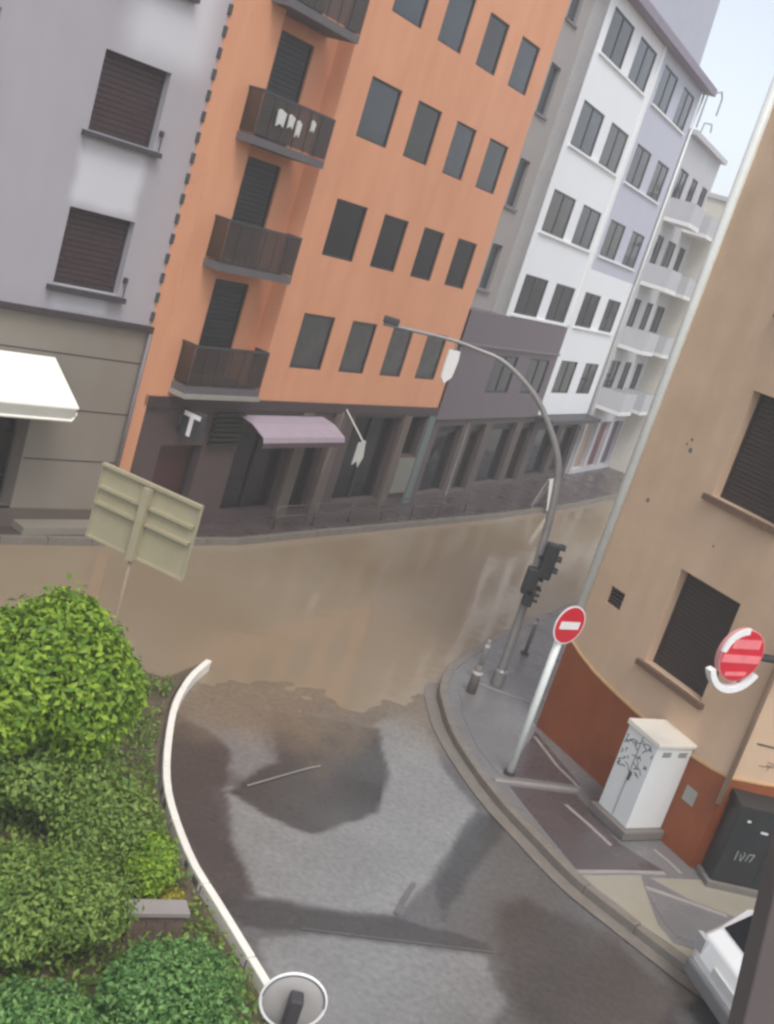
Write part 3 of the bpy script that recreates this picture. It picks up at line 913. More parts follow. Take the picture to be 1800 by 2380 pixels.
# ground floor shops
shW = [(0.6, 2.6, 0.3, 2.6), (3.3, 4.6, 0.2, 2.6), (5.2, 7.6, 0.3, 2.6), (8.2, 9.6, 0.2, 2.6), (10.2, 12.6, 0.3, 2.5), (13.2, 15.2, 0.3, 2.5)]
mb = MB()
facade_wall(mb, 0.0, ENDW, 0.05, 2.85, shW, 0.3, x=-0.03)
mb.build('shop_wall', mat('grey_brown_shop_wall', srgb(92, 82, 78), .6, .12, 2), WB)
for k, (a, b, c, d) in enumerate(shW):
    p = MB().box(-0.32, -0.27, a, b, c, d).build('shop_window', m_glass_br if k % 2 else m_glass, WB)
    MB().box(-0.27, -0.2, a, a + .08, c, d).box(-0.27, -0.2, b - .08, b, c, d).box(-0.27, -0.2, a + .08, b - .08, d - .3, d).build('frame', m_frame_dk, p)
MB().box(-0.02, 0.7, 9.3, ENDW, 2.72, 2.88).build('canopy', m_dark_metal, WB)
MB().tube([(0.08, ENDW + 0.06, 2.9), (0.08, ENDW + 0.06, TOPW)], 0.05, 8).build('downpipe', m_white_pipe, WB, smooth=True)
# pavement sign and planters near the white building
ab = empty('pavement_sign', (*(PW + 7.2 * frame_dir(hW)[0] + 2.0 * frame_dir(hW)[1])[:2], 0.11), -hW)
tag(ab, 'small white folding pavement sign behind curved signal pole', 'sign')
for s in (-1, 1):
    MB().add([(s * .3, -.3, 0), (s * .3, .3, 0), (s * .02, .3, 1.1), (s * .02, -.3, 1.1), (s * .3 + .02, -.3, 0), (s * .3 + .02, .3, 0), (s * .02 + .02, .3, 1.1), (s * .02 + .02, -.3, 1.1)],
             [(0, 1, 2, 3), (7, 6, 5, 4), (0, 4, 5, 1), (2, 6, 7, 3), (1, 5, 6, 2), (0, 3, 7, 4)]).build('board', m_chalk, ab)

# aerial on the far roof
an = empty('roof_aerial', PW + 16.6 * frame_dir(hW)[0] + np.array([0, 0, 15.3]), -hW)
tag(an, 'thin bent metal aerial on the roof edge past the white building', 'aerial')
MB().tube([(0, 0, 0), (0, 0, 1.3), (0, 1.9, 1.9), (0, 2.3, 1.7), (0, 2.35, 1.0)], 0.035, 6).build('tube', m_pole, an)
MB().tube([(0, 0.9, 0), (0, 1.0, 0.4), (0, 2.2, 0.6), (0, 2.4, 0.3)], 0.03, 6).build('tube', m_pole, an)

# ------------------------------------------------------------------ far buildings down the street
def far_building(name, label, y0, y1, top, mw, floors, x, bal, shop_mats, balcony=True, heading=hW):
    P = PW + y0 * frame_dir(hW)[0] + x * frame_dir(hW)[1]
    r = empty(name, P, -heading)
    tag(r, label, 'building')
    w = y1 - y0
    ops = []
    n = max(int(w // 2.0), 1)
    pitch = w / n
    for fl_ in range(floors):
        z = 3.6 + fl_ * 2.75
        for k in range(n):
            c = (k + 0.5) * pitch
            ww = 0.55 if (k + fl_) % 3 else 0.75
            ops.append((c - ww, c + ww, z + (0.0 if k % 2 else .5), z + 1.75))
    mb = MB()
    facade_wall(mb, 0, w, 2.9, top, ops, 0.2)
    shell(mb, 0, w, 0, top, 9)
    mb.build('wall', mw, r)
    for o in ops:
        window(r, *o, m_frame_dk, m_glass_bl, None, depth=0.06, fw=0.05, mull=1)
    if balcony:
        for fl_ in range(floors):
            z = 3.2 + fl_ * 2.75
            for (a, b_) in bal:
                q = MB().box(0.0, 1.1, a, b_, z, z + 0.16).build('balcony', m_white_paint, r)
                MB().box(1.03, 1.09, a, b_, z + 0.16, z + 0.95).box(0.0, 1.03, a, a + .06, z + .16, z + .95).box(0, 1.03, b_ - .06, b_, z + .16, z + .95).build('parapet', mw, q)
    mb = MB()
    so = []
    for k in range(n):
        so.append((k * pitch + .25, (k + 1) * pitch - .2, 0.3, 2.5))
    facade_wall(mb, 0, w, 0.05, 2.9, so, 0.25, x=-0.02)
    mb.build('shop_wall', mw, r)
    for k, o in enumerate(so):
        MB().box(-0.27, -0.22, *o).build('shop_window', shop_mats[k % len(shop_mats)], r)
    MB().box(-9.2, 0.25, -0.1, w + .1, top, top + .2).build('cornice', m_pale_grey_wall, r)
    return r
m_redshop = mat('maroon_shopfront', srgb(110, 62, 66), .5, .2, 2)
m_mauveshop = mat('plum_shopfront', srgb(104, 88, 104), .5, .2, 2)
m_beigeshop = mat('beige_shopfront', srgb(166, 146, 128), .6, .15, 2)
fb1 = far_building('balcony_building', 'pale grey apartment block with white balconies right of white building', 15.9, 22.2, 14.9, m_pale_grey_wall, 4, 0.1, [(0.4, 2.3), (3.9, 6.0)], [m_beigeshop, m_redshop, m_mauveshop])
fb2 = far_building('cream_building', 'cream apartment block with white awnings, behind tan corner wall', 22.3, 31.0, 13.4, m_cream, 4, 1.5, [(0.6, 3.6)], [m_redshop, m_glass, m_mauveshop], heading=rad(20))
for k in range(4):
    z = 5.1 + k * 2.75
    MB().add([(0.02, .5, z + .45), (0.02, 3.7, z + .45), (1.25, 3.7, z), (1.25, .5, z), (0.02, .5, z + .4), (0.02, 3.7, z + .4), (1.25, 3.7, z - .12), (1.25, .5, z - .12)],
             [(0, 3, 2, 1), (4, 5, 6, 7), (0, 1, 5, 4), (1, 2, 6, 5), (2, 3, 7, 6), (3, 0, 4, 7)]).build('awning', m_awn_white, fb2)
fb3 = far_building('distant_grey_building', 'distant pale grey block seen just past the tan corner wall', 31.3, 48.0, 12.4, m_pale_grey_wall, 3, 3.0, [(1, 4), (7, 10)], [m_glass, m_beigeshop], heading=rad(16))

# ------------------------------------------------------------------ tan corner building
RB = empty('tan_building', PR, -hR)
tag(RB, 'tan rendered corner building with dark shutters and rust brown dado, right', 'building')
TOPR = 15.0
opR = [(1.85, 3.22, 2.46, 4.16), (1.88, 3.26, 5.47, 7.25), (1.88, 3.26, 8.5, 10.3)]
vent = (0.52, 0.9, 2.93, 3.25)
mb = MB()
facade_wall(mb, 0, 4.25, 0.0, TOPR, opR + [vent], 0.26)
mb.quad((0, 0, 0), (0, 0, TOPR), (-9, 0, TOPR), (-9, 0, 0))
mb.quad((0, 0, TOPR), (0, 4.25, TOPR), (-9, 4.25, TOPR), (-9, 0, TOPR))
mb.build('wall', m_tan, RB)
for (a, b, c, d) in opR:
    w, h = b - a, d - c
    win = MB().box(-0.24, -0.19, 0, w, 0, 0.05).box(-0.24, -0.19, 0, w, h - .05, h).box(-0.24, -0.19, 0, .05, .05, h - .05).box(-0.24, -0.19, w - .05, w, .05, h - .05).build('window', m_shutter_dk, RB, loc=(0, a, c))
    n = 22
    for k in range(n):
        z0 = 0.05 + (h - .1) * k / n
        MB().box(-0.235, -0.205 + 0.003 * (k % 2), 0.05, w - .05, z0 + 0.005, z0 + (h - .1) / n - 0.003).build('shutter_slat', m_shutter_dk, win)
    MB().box(-0.2, 0.1, -0.1, w + 0.1, -0.1, -0.006).build('sill', mat('brown_sill', srgb(112, 88, 70), .7, .2, 8), win)
vg = MB()
for k in range(5):
    vg.box(-0.1, -0.04, vent[0], vent[1], vent[2] + k * .065, vent[2] + k * .065 + .045)
vg.box(-0.2, -0.14, vent[0], vent[1], vent[2], vent[3])
vg.build('vent_grille', m_shutter_dk, RB)
# dado with its sagging painted top edge
dado = [(0.0, 1.98), (0.08, 1.93), (0.4, 1.82), (0.85, 1.72), (1.25, 1.67), (1.62, 1.64), (2.06, 1.61), (2.7, 1.59), (3.4, 1.61), (3.9, 1.66), (4.255, 1.72)]
MB().prism_yz([(0.0, 0.06)] + [(4.255, 0.06)] + dado[::-1], -0.01, 0.02).build('dado', m_rust, RB)
tr = MB()
for (ya, za), (yb, zb) in zip(dado[:-1], dado[1:]):
    tr.prism_yz([(ya, za), (yb, zb), (yb, zb + .035), (ya, za + .035)], -0.01, 0.032)
tr.build('dado_trim', m_trim, RB)
MB().box(-0.01, 0.03, 3.62, 3.86, 0.95, 1.2).build('meter_plate', mat('grey_plate', srgb(150, 150, 142), .5), RB)
MB().tube([(0.05, 0.02, 2.0), (0.05, 0.02, TOPR - .1)], 0.085, 12).build('corner_pipe', m_white_pipe, RB, smooth=True)
MB().box(-0.02, 0.012, -0.012, 0.07, 0.1, TOPR).build('corner_bead', m_white_pipe, RB)
random.seed(8)
for (y, z) in ((1.05, 6.15), (1.1, 5.98), (0.98, 6.05), (0.6, 4.9), (2.3, 4.75), (3.6, 4.85)):
    MB().disc_x(y, z, random.uniform(.02, .045), -0.01, 0.006, 8).build('plaster_chip', m_concrete, RB)
# second wing, turned towards the viewer
wing_rot = -(hR2) + hR
dl = np.array([0, 4.25, 0])
wing = MB()
facade_wall(wing, 0.0, 9.0, 0.0, TOPR, [(2.2, 3.6, 2.5, 4.2), (2.2, 3.6, 5.5, 7.25)], 0.26)
wing.quad((0, 9, 0), (-8, 9, 0), (-8, 9, TOPR), (0, 9, TOPR))
wing.quad((0, 0, TOPR), (0, 9, TOPR), (-8, 9, TOPR), (-8, 0, TOPR))
wo_ = wing.build('wing_wall', m_tan, RB, loc=(0, 4.25, 0), rotz=wing_rot)
for c, d in ((2.5, 4.2), (5.5, 7.25)):
    MB().box(-0.24, -0.2, 2.2, 3.6, c, d).build('shutter', m_shutter_dk, wo_)
MB().prism_yz([(0.0, 0.06), (9, 0.06), (9, 2.5), (2.5, 2.0), (1.2, 1.82), (0.6, 1.75), (0.0, 1.72)], -0.01, 0.02).build('dado', m_rust, wo_)
MB().prism_yz([(0.0, 1.722), (0.6, 1.752), (1.2, 1.822), (2.5, 2.002), (2.5, 2.03), (1.2, 1.85), (0.6, 1.785), (0, 1.757)], -0.01, 0.032).build('dado_trim', m_trim, wo_)
MB().tube([(0.05, -0.03, 1.3), (0.05, -0.03, TOPR)], 0.045, 8).build('downpipe', mat('taupe_pipe', srgb(176, 148, 124), .5), wo_, smooth=True)
MB().box(-0.005, 0.008, 0.2, 9, 2.36, 2.39).build('render_joint', m_taupe_dk, wo_)
def strokes(parent, name, material, segs, x0, x1, w):
    mb = MB()
    for seg in segs:
        for (ya, za), (yb, zb) in zip(seg[:-1], seg[1:]):
            d = math.hypot(yb - ya, zb - za) or 1
            ny, nz = -(zb - za) / d * w / 2, (yb - ya) / d * w / 2
            mb.prism_yz([(ya + ny, za + nz), (yb + ny, zb + nz), (yb - ny, zb - nz), (ya - ny, za - nz)], x0, x1)
    return mb.build(name, material, parent)
def scribble(y0, y1, z0, z1, n, seed):
    r = random.Random(seed)
    segs = []
    for k in range(n):
        y, z = r.uniform(y0, y1), r.uniform(z0, z1)
        s = [(y, z)]
        for j in range(r.randint(2, 4)):
            y = min(max(y + r.uniform(-.09, .12), y0), y1)
            z = min(max(z + r.uniform(-.07, .07), z0), z1)
            s.append((y, z))
        segs.append(s)
    return segs
strokes(wo_, 'graffiti', mat('faded_graffiti', srgb(150, 128, 104), .7), scribble(0.25, 0.75, 1.95, 2.12, 5, 3), -0.005, 0.006, 0.018)

# dark locker against the wing
DL = empty('dark_locker', PR2 + np.array([0, 0, PAVE_Z]), -hR2)
tag(DL, 'dark grey street locker with white marks against rust brown wall', 'locker')
MB().box(0.035, 0.42, 0.12, 1.5, 0.09, 1.32).build('body', m_black, DL, bevel=0.02)
MB().add([(0.03, .1, 1.325), (0.44, .1, 1.325), (0.44, 1.52, 1.325), (0.03, 1.52, 1.325), (0.03, .1, 1.47), (0.44, .1, 1.40), (0.44, 1.52, 1.40), (0.03, 1.52, 1.47)],
         [(0, 3, 2, 1), (4, 5, 6, 7), (0, 1, 5, 4), (1, 2, 6, 5), (2, 3, 7, 6), (3, 0, 4, 7)]).build('lid', m_black, DL)
MB().box(0.42, 0.426, 0.80, 0.805, 0.15, 1.3).build('door_gap', m_tyre, DL)
strokes(DL, 'sticker', m_chalk, [[(0.30, 1.17), (0.36, 1.17)], [(0.58, 1.04), (0.70, 1.035)]], 0.42, 0.428, 0.035)
strokes(DL, 'chalk_mark', mat('faint_chalk', srgb(150, 152, 148), .7), [[(0.36, 0.66), (0.36, 0.5)], [(0.42, 0.62), (0.45, 0.5), (0.49, 0.62), (0.46, 0.66)], [(0.53, 0.52), (0.55, 0.64)], [(0.56, 0.64), (0.64, 0.65), (0.6, 0.52)]], 0.42, 0.427, 0.014)
MB().box(0.035, 0.5, 0.05, 1.6, 0.0, 0.09).build('step', m_concrete, DL)

# ------------------------------------------------------------------ white street cabinet
CA = np.array([5.09, 15.99, PAVE_Z])
hC = rad(-32.8)
CB = empty('street_cabinet', CA, -hC)
tag(CB, 'white graffiti marked utility cabinet on concrete plinth by rust brown wall', 'cabinet')
MB().box(-0.1, 0.84, -0.1, 0.78, 0.0, 0.16).build('plinth', m_concrete, CB, bevel=0.02)
MB().box(0.0, 0.78, 0.0, 0.71, 0.16, 1.62).build('body', m_cabinet, CB, bevel=0.015)
MB().add([(-.03, -.03, 1.625), (.81, -.03, 1.625), (.81, .74, 1.625), (-.03, .74, 1.625), (-.03, -.03, 1.69), (.81, -.03, 1.69), (.81, .74, 1.72), (-.03, .74, 1.72)],
         [(0, 3, 2, 1), (4, 5, 6, 7), (0, 1, 5, 4), (1, 2, 6, 5), (2, 3, 7, 6), (3, 0, 4, 7)]).build('lid', m_cab_top, CB, bevel=0.01)
MB().box(-0.012, -0.001, 0.345, 0.352, 0.2, 1.6).build('door_gap', m_concrete, CB)
MB().box(-0.03, -0.001, 0.3, 0.33, 0.85, 1.0).build('handle', m_dark_metal, CB)
strokes(CB, 'graffiti', m_ink, scribble(0.05, 0.66, 0.95, 1.55, 26, 5), -0.004, -0.001, 0.014)
for k in range(3):
    for ya in (0.15, 0.5):
        MB().box(ya, ya + .18, -0.006, 0.0, 1.46 + k * .03, 1.475 + k * .03).build('vent_slot', m_ink, CB)

# ------------------------------------------------------------------ traffic signal mast with swan neck
PB = gnd(1155, 1590, PAVE_Z)
MS = empty('signal_mast', PB, 0)
tag(MS, 'tall grey swan neck signal pole curving over flooded street', 'signal mast')
y0 = PB[1]
curve_px = [(1155, 1590), (1200, 1462), (1240, 1340), (1280, 1200), (1297, 1100), (1292, 1040), (1265, 960), (1230, 900), (1170, 840), (1110, 812), (1050, 790), (960, 768), (892, 752)]
def at_y(u, v, y):
    d = RIGHT * (u - 900) / F_PX - UP * (v - 1190) / F_PX + FWD
    return np.array([0, 0, CAM_H]) + d * (y / d[1])
cp = [at_y(u, v, y0) - PB for u, v in curve_px]
cp[0] = np.array([0.0, 0, 0])
cs = smooth_line([np.array(p) for p in cp], 5)
nr = len(cs)
MB().tube([tuple(p) for p in cs], [0.095 - 0.06 * min(i / (nr * 0.75), 1) for i in range(nr)], 12).build('pole', m_pole, MS, smooth=True)
MB().tube([(0, 0, 0), (0, 0, 0.3), (0, 0, 0.34)], [0.14, 0.14, 0.1], 12).build('base_collar', m_pole, MS)
tip = cs[-1]
MB().box(tip[0] - 0.02, tip[0] + 0.28, -0.07, 0.07, tip[2] + 0.03, tip[2] + 0.16).build('end_lamp', m_dark_metal, MS, bevel=0.02)
# signal heads clamped to the pole
def pole_at(z):
    for a, b_ in zip(cs[:-1], cs[1:]):
        if a[2] <= z <= b_[2]:
            return a + (b_ - a) * (z - a[2]) / (b_[2] - a[2])
    return cs[0]
for (z, h, dx, w) in ((2.78, 0.72, 0.17, 0.26), (2.3, 0.55, -0.05, 0.26), (1.98, 0.36, 0.0, 0.2)):
    p = pole_at(z)
    hd = MB().box(p[0] + dx - w / 2, p[0] + dx + w / 2, -0.3, -0.1, z - h / 2, z + h / 2).build('signal_head', m_black, MS, bevel=0.03)
    for k in range(3):
        zz = z - h / 2 + h * (k + .5) / 3
        MB().arc_x(0, zz, h / 8, h / 7, 0, math.pi, p[0] + dx + w / 2, p[0] + dx + w / 2 + .12, 10).build('visor', m_black, hd)
    MB().box(p[0] - .03, p[0] + dx + .03 if dx > 0 else p[0] + .03, -0.12, 0.04, z - .03, z + .03).build('clamp', m_dark_metal, MS)
# white plate hung below the arm
hp = at_y(1062, 800, y0) - PB
pl_ = MB().prism_yz([(-.13, -.12), (.13, -.12), (.15, -.3), (.12, -.62), (-.02, -.76), (-.12, -.66)], -.02, .02).build('hanging_plate', m_white_paint, MS, loc=(hp[0], 0, hp[2]), rotz=rad(-52))
MB().tube([(0, 0, -.13), (0, 0, .02)], 0.02, 6).build('hanger', m_pole, pl_)

# ------------------------------------------------------------------ bollards
for (u, v, lab) in ((1105, 1582, 'slim grey bollard left of the signal pole, at kerb corner'), (1220, 1520, 'slim grey bollard right of the signal pole, farther back')):
    p = gnd(u, v, PAVE_Z)
    bo = empty('bollard', p, 0)
    tag(bo, lab, 'bollard', 'bollards at the pavement corner')
    MB().tube([(0, 0, 0), (0, 0, 0.86), (0, 0, 0.9)], [0.045, 0.045, 0.03], 12).build('shaft', m_pole, bo, smooth=True)
    MB().tube([(0, 0, 0.74), (0, 0, 0.8)], 0.05, 12).build('reflective_band', m_chalk, bo)
    MB().tube([(0, 0, 0), (0, 0, 0.05)], 0.09, 12).build('foot', m_dark_metal, bo)
p = gnd(1108, 1590, PAVE_Z)
st = empty('stump_bollard', p + np.array([-0.12, -0.5, 0]), 0)
tag(st, 'short dark brown bollard at pavement tip below slim bollard', 'bollard')
MB().tube([(0, 0, 0), (0, 0, 0.5), (0, 0, 0.56)], [0.1, 0.09, 0.05], 12).build('shaft', m_concrete, st, smooth=True)
MB().tube([(0, 0, 0.4), (0, 0, 0.46)], 0.098, 12).build('reflective_band', m_chalk, st)

# ------------------------------------------------------------------ no entry sign
NP = gnd(1184, 1798, PAVE_Z)
NS = empty('no_entry_sign', NP, -rad(51))
tag(NS, 'round red no entry sign with white bar on tall white pole', 'road sign')
MB().tube([(0, 0, 0), (0, 0, 2.95)], 0.065, 12).build('pole', m_white_pipe, NS, smooth=True)
MB().disc_x(0.02, 2.78, 0.335, 0.068, 0.080).build('rim', m_white_paint, NS)
MB().disc_x(0.02, 2.78, 0.31, 0.078, 0.086).build('face', m_red, NS)
MB().box(0.084, 0.091, -0.2, 0.24, 2.71, 2.84).build('bar', m_white_paint, NS)
MB().box(0.0, 0.06, -0.07, 0.07, 2.72, 2.8).build('clamp', m_pole, NS)
MB().tube([(0, 0, 0), (0, 0, 0.05)], 0.1, 12).build('base_plate', m_dark_metal, NS)

# ------------------------------------------------------------------ round advertising sign on the tan building
ac = at_y(1716, 1530, 15.0)
AS = empty('round_shop_sign', ac, -rad(60))
tag(AS, 'round red and white shop sign on dark bracket, tan building corner', 'sign')
MB().disc_x(0, 0.06, 0.40, -0.05, 0.05).build('drum', mat('pink_edge', srgb(220, 150, 150), .5), AS)
MB().disc_x(0, 0.06, 0.385, 0.05, 0.056).build('face', m_red, AS)
MB().arc_x(0, 0.06, 0.33, 0.42, rad(95), rad(175), 0.03, 0.062).build('white_arc', m_white_paint, AS)
for (z0, z1, w0, mm) in ((0.16, 0.30, 0.26, m_pink), (-0.06, 0.06, 0.36, m_pink), (-0.26, -0.2, 0.2, m_pink)):
    MB().prism_yz([(-w0, z0), (w0, z0 + .03), (w0, z1 + .03), (-w0, z1)], 0.056, 0.062).build('band', mm, AS)
MB().arc_x(0, 0.0, 0.43, 0.52, rad(205), rad(335), -0.06, 0.06).build('lower_arc', m_white_paint, AS)
# bracket from the drum to the wing wall
tgt = PR2 + 1.0 * frame_dir(hR2)[0] + np.array([0, 0, ac[2] + 0.05])
ex, nx_ = frame_dir(rad(60))
v_ = tgt - ac
loc_t = (float(v_ @ nx_), float(v_ @ ex), float(v_[2]))
MB().tube([(-0.03, 0.35, 0.05), (loc_t[0] * .5, (0.35 + loc_t[1]) / 2, 0.05), loc_t], 0.06, 8).build('bracket', m_black, AS)
MB().tube([(-0.03, 0.2, -0.43), (-0.02, 0.33, -0.1)], 0.02, 6).build('stay', m_dark_metal, AS)
MB().tube([(-0.03, -0.2, -0.43), (-0.02, -0.3, -0.1)], 0.02, 6).build('stay', m_dark_metal, AS)

# ------------------------------------------------------------------ direction sign seen from behind
sc_ = at_y(333, 1212, 14.0)
DS = empty('direction_sign', (sc_[0], sc_[1], 0.0), rad(-20))
tag(DS, 'khaki back of large direction sign board with ribs, above flood water', 'road sign')
zc, hw, hh = sc_[2], 0.79, 0.50
MB().box(-hw, hw, 0.0, 0.02, zc - hh, zc + hh).build('board', m_khaki, DS)
fr_ = MB().box(-hw - .02, hw + .02, -0.05, 0.03, zc + hh, zc + hh + .04).box(-hw - .02, hw + .02, -0.03, 0.03, zc - hh - .03, zc - hh).box(-hw - .02, -hw, -0.02, 0.03, zc - hh, zc + hh).box(hw, hw + .02, -0.02, 0.03, zc - hh, zc + hh)
fr_.build('edge_frame', m_khaki, DS)
for (za, zb) in ((0.20, 0.24), (-0.03, 0.01)):
    for (ya, yb) in ((-hw + .02, -0.07), (0.07, hw - .02)):
        MB().box(ya, yb, -0.06, 0.0, zc + za, zc + zb).build('rib', m_khaki, DS)
MB().box(-0.055, 0.055, -0.11, -0.002, zc - hh - .05, zc + hh - .02).build('spine', m_khaki, DS)
MB().tube([(0, -0.05, 0.0), (0, -0.05, zc - hh - .04)], 0.026, 8).build('post', mat('dull_brown_post', srgb(142, 126, 104), .6), DS, smooth=True)

# ------------------------------------------------------------------ round mirror seen from behind
mc = at_y(682, 2328, 7.0)
RM = empty('traffic_mirror', (mc[0], mc[1], 0.0), rad(8))
tag(RM, 'back of round traffic mirror with white rim and dark bracket, bottom edge', 'mirror')
zc = mc[2]
N = 40
bk = MB()
rings = [(0.0, 0.03), (0.12, 0.028), (0.2, 0.02), (0.232, 0.0)]
vs, fs = [(0, -0.03, zc)], []
for (r_, d_) in rings[1:]:
    vs += [(r_ * math.cos(2 * math.pi * k / N), -d_, zc + r_ * math.sin(2 * math.pi * k / N)) for k in range(N)]
fs += [(0, 1 + (k + 1) % N, 1 + k) for k in range(N)]
for j in range(len(rings) - 2):
    a = 1 + j * N
    fs += [(a + k, a + (k + 1) % N, a + N + (k + 1) % N, a + N + k) for k in range(N)]
bk.add(vs, fs)
bk.build('back_shell', m_alu, RM, smooth=True)
MB().tube([(0.242 * math.cos(2 * math.pi * k / N), 0.0, zc + 0.242 * math.sin(2 * math.pi * k / N)) for k in range(N + 1)], 0.012, 8, caps=False).build('rim', m_white_paint, RM, smooth=True)
MB().tube([(0.232 * math.cos(2 * math.pi * k / N), -0.004, zc + 0.232 * math.sin(2 * math.pi * k / N)) for k in range(21)], 0.01, 6).build('rim_seal', m_pipe, RM)
fc = MB()
fc.add([(0, 0.03, zc)] + [(0.23 * math.cos(2 * math.pi * k / N), 0.004, zc + 0.23 * math.sin(2 * math.pi * k / N)) for k in range(N)], [(0, 1 + k, 1 + (k + 1) % N)[::-1] for k in range(N)])
fc.build('mirror_face', mat('mirror', (.8, .8, .8), .05, .01, metallic=1.0), RM, smooth=True)
MB().box(-0.05, 0.05, -0.16, -0.034, zc - 0.2, zc + 0.13).build('bracket', m_dark_metal, RM, bevel=0.015)
MB().tube([(0, -0.12, 0.0), (0, -0.12, zc + .08)], 0.04, 12).build('post', m_dark_metal, RM, smooth=True)

# ------------------------------------------------------------------ leaning post near the viewer
PT = empty('leaning_post', (4.64, 8.0, 0.0), 0)
tag(PT, 'grey brown square post leaning across the bottom right corner', 'post')
sh = MB()
w = 0.17
x_top = -0.178 * 8.6
sh.add([(-w, -w, 0), (w, -w, 0), (w, w, 0), (-w, w, 0), (x_top - w, -w, 8.6), (x_top + w, -w, 8.6), (x_top + w, w, 8.6), (x_top - w, w, 8.6)],
       [(0, 3, 2, 1), (4, 5, 6, 7), (0, 1, 5, 4), (1, 2, 6, 5), (2, 3, 7, 6), (3, 0, 4, 7)])
sh.build('shaft', m_post, PT, bevel=0.02)
MB().box(-0.26, 0.26, -0.26, 0.26, 0.0, 0.12).build('foot_block', m_concrete, PT, bevel=0.02)

# ------------------------------------------------------------------ white car
CR = empty('parked_car', (5.62, 11.95, 0.006), rad(18))
tag(CR, 'white hatchback parked by the kerb behind the leaning post', 'car')
L_, Wd = 3.9, 1.66
prof = [(0.02, 0.32), (0.0, 0.62), (0.06, 0.88), (0.2, 1.0), (0.52, 1.36), (0.85, 1.46), (1.9, 1.48), (2.35, 1.41), (2.95, 1.0), (3.6, 0.88), (3.86, 0.72), (3.9, 0.35)]
n = len(prof)
vs = []
secs = [(-1.0, 0.0), (-0.86, 0.0), (0.86, 0.0), (1.0, 0.0)]
def half_w(z):
    return Wd / 2 * (1.0 if z < 0.95 else 1.0 - 0.28 * (z - 0.95))
for s, inset in ((-1, 1), (-1, 0), (1, 0), (1, 1)):
    for (x, z) in prof:
        if inset:
            xx = x + (0.10 if x < 0.3 else (-0.10 if x > 3.6 else 0))
            zz = z - (0.09 if z > 0.8 else 0)
            vs.append((xx, s * half_w(z), zz))
        else:
            vs.append((x, s * (half_w(z) - 0.16), z))
fs = []
for j in range(3):
    for i in range(n - 1):
        fs.append((j * n + i, j * n + i + 1, (j + 1) * n + i + 1, (j + 1) * n + i))
    fs.append((j * n + n - 1, j * n, (j + 1) * n, (j + 1) * n + n - 1))
fs.append(tuple(range(n)))
fs.append(tuple(range(4 * n - 1, 3 * n - 1, -1)))
body = MB().add(vs, fs).build('body', m_car, CR, bevel=0.03)
import bmesh
bm = bmesh.new()
bm.from_mesh(body.data)
bmesh.ops.recalc_face_normals(bm, faces=bm.faces)
bm.to_mesh(body.data)
bm.free()
def slope_pane(name, xa, za, xb, zb, wa, wb, t_=0.012):
    nx2, nz2 = -(zb - za), (xb - xa)
    l = math.hypot(nx2, nz2)
    nx2, nz2 = nx2 / l * t_, nz2 / l * t_
    if nz2 < 0:
        nx2, nz2 = -nx2, -nz2
    b8 = [(xa, -wa, za), (xa, wa, za), (xb, wb, zb), (xb, -wb, zb)]
    t8 = [(x + nx2, y, z + nz2) for x, y, z in b8]
    MB().add(b8 + t8, [(0, 1, 2, 3), (4, 7, 6, 5), (0, 4, 5, 1), (1, 5, 6, 2), (2, 6, 7, 3), (3, 7, 4, 0)]).build(name, m_glass, CR)
slope_pane('rear_window', 0.23, 1.035, 0.5, 1.34, 0.62, 0.54)
slope_pane('windscreen', 2.9, 1.035, 2.38, 1.395, 0.63, 0.54)
for s in (-1, 1):
    for (xa, xb, xc, xd) in ((0.55, 1.35, 1.35, 0.72), (1.43, 2.72, 2.3, 1.43)):
        q = [(xa, .99), (xb, .99), (xc, 1.33), (xd, 1.33)]
        inn = [(x, s * (half_w(z) + 0.004), z - 0.03) for x, z in q]
        ou = [(x, s * (half_w(z) + 0.014), z - 0.03) for x, z in q]
        MB().add(inn + ou, [(0, 1, 2, 3), (7, 6, 5, 4), (0, 4, 5, 1), (1, 5, 6, 2), (2, 6, 7, 3), (3, 7, 4, 0)]).build('side_window', m_glass, CR)
    MB().box(-0.01, 0.07, s * 0.66 - .1, s * 0.66 + .1, 0.66, 0.86).build('tail_light', m_lamp_red, CR)
    MB().box(3.78, 3.88, s * 0.58 - .14, s * 0.58 + .14, 0.62, 0.74).build('headlight', m_chalk, CR)
    for x in (0.72, 3.12):
        wh = empty('wheel', (x, s * (Wd / 2 - 0.09), 0.31), 0)
        wh.parent = CR
        MB().tube([(0, -.1, 0), (0, -.08, 0), (0, .08, 0), (0, .1, 0)], [.27, .31, .31, .27], 24).build('tyre', m_tyre, wh, smooth=True)
        MB().tube([(0, -.105, 0), (0, .105, 0)], 0.2, 16).build('rim', m_rim, wh)
MB().tube([(0.235, 0.0, 1.05), (0.33, 0.28, 1.175)], 0.012, 6).build('wiper', m_tyre, CR)
MB().box(-0.004, 0.02, -0.26, 0.26, 0.60, 0.71).build('number_plate', m_chalk, CR)
MB().box(-0.05, 0.1, -0.72, 0.72, 0.3, 0.52).build('bumper', mat('grey_bumper', srgb(120, 120, 120), .6), CR, bevel=0.04)
MB().box(0.1, 3.8, -0.7, 0.7, 0.2, 0.34).build('underbody', m_tyre, CR)

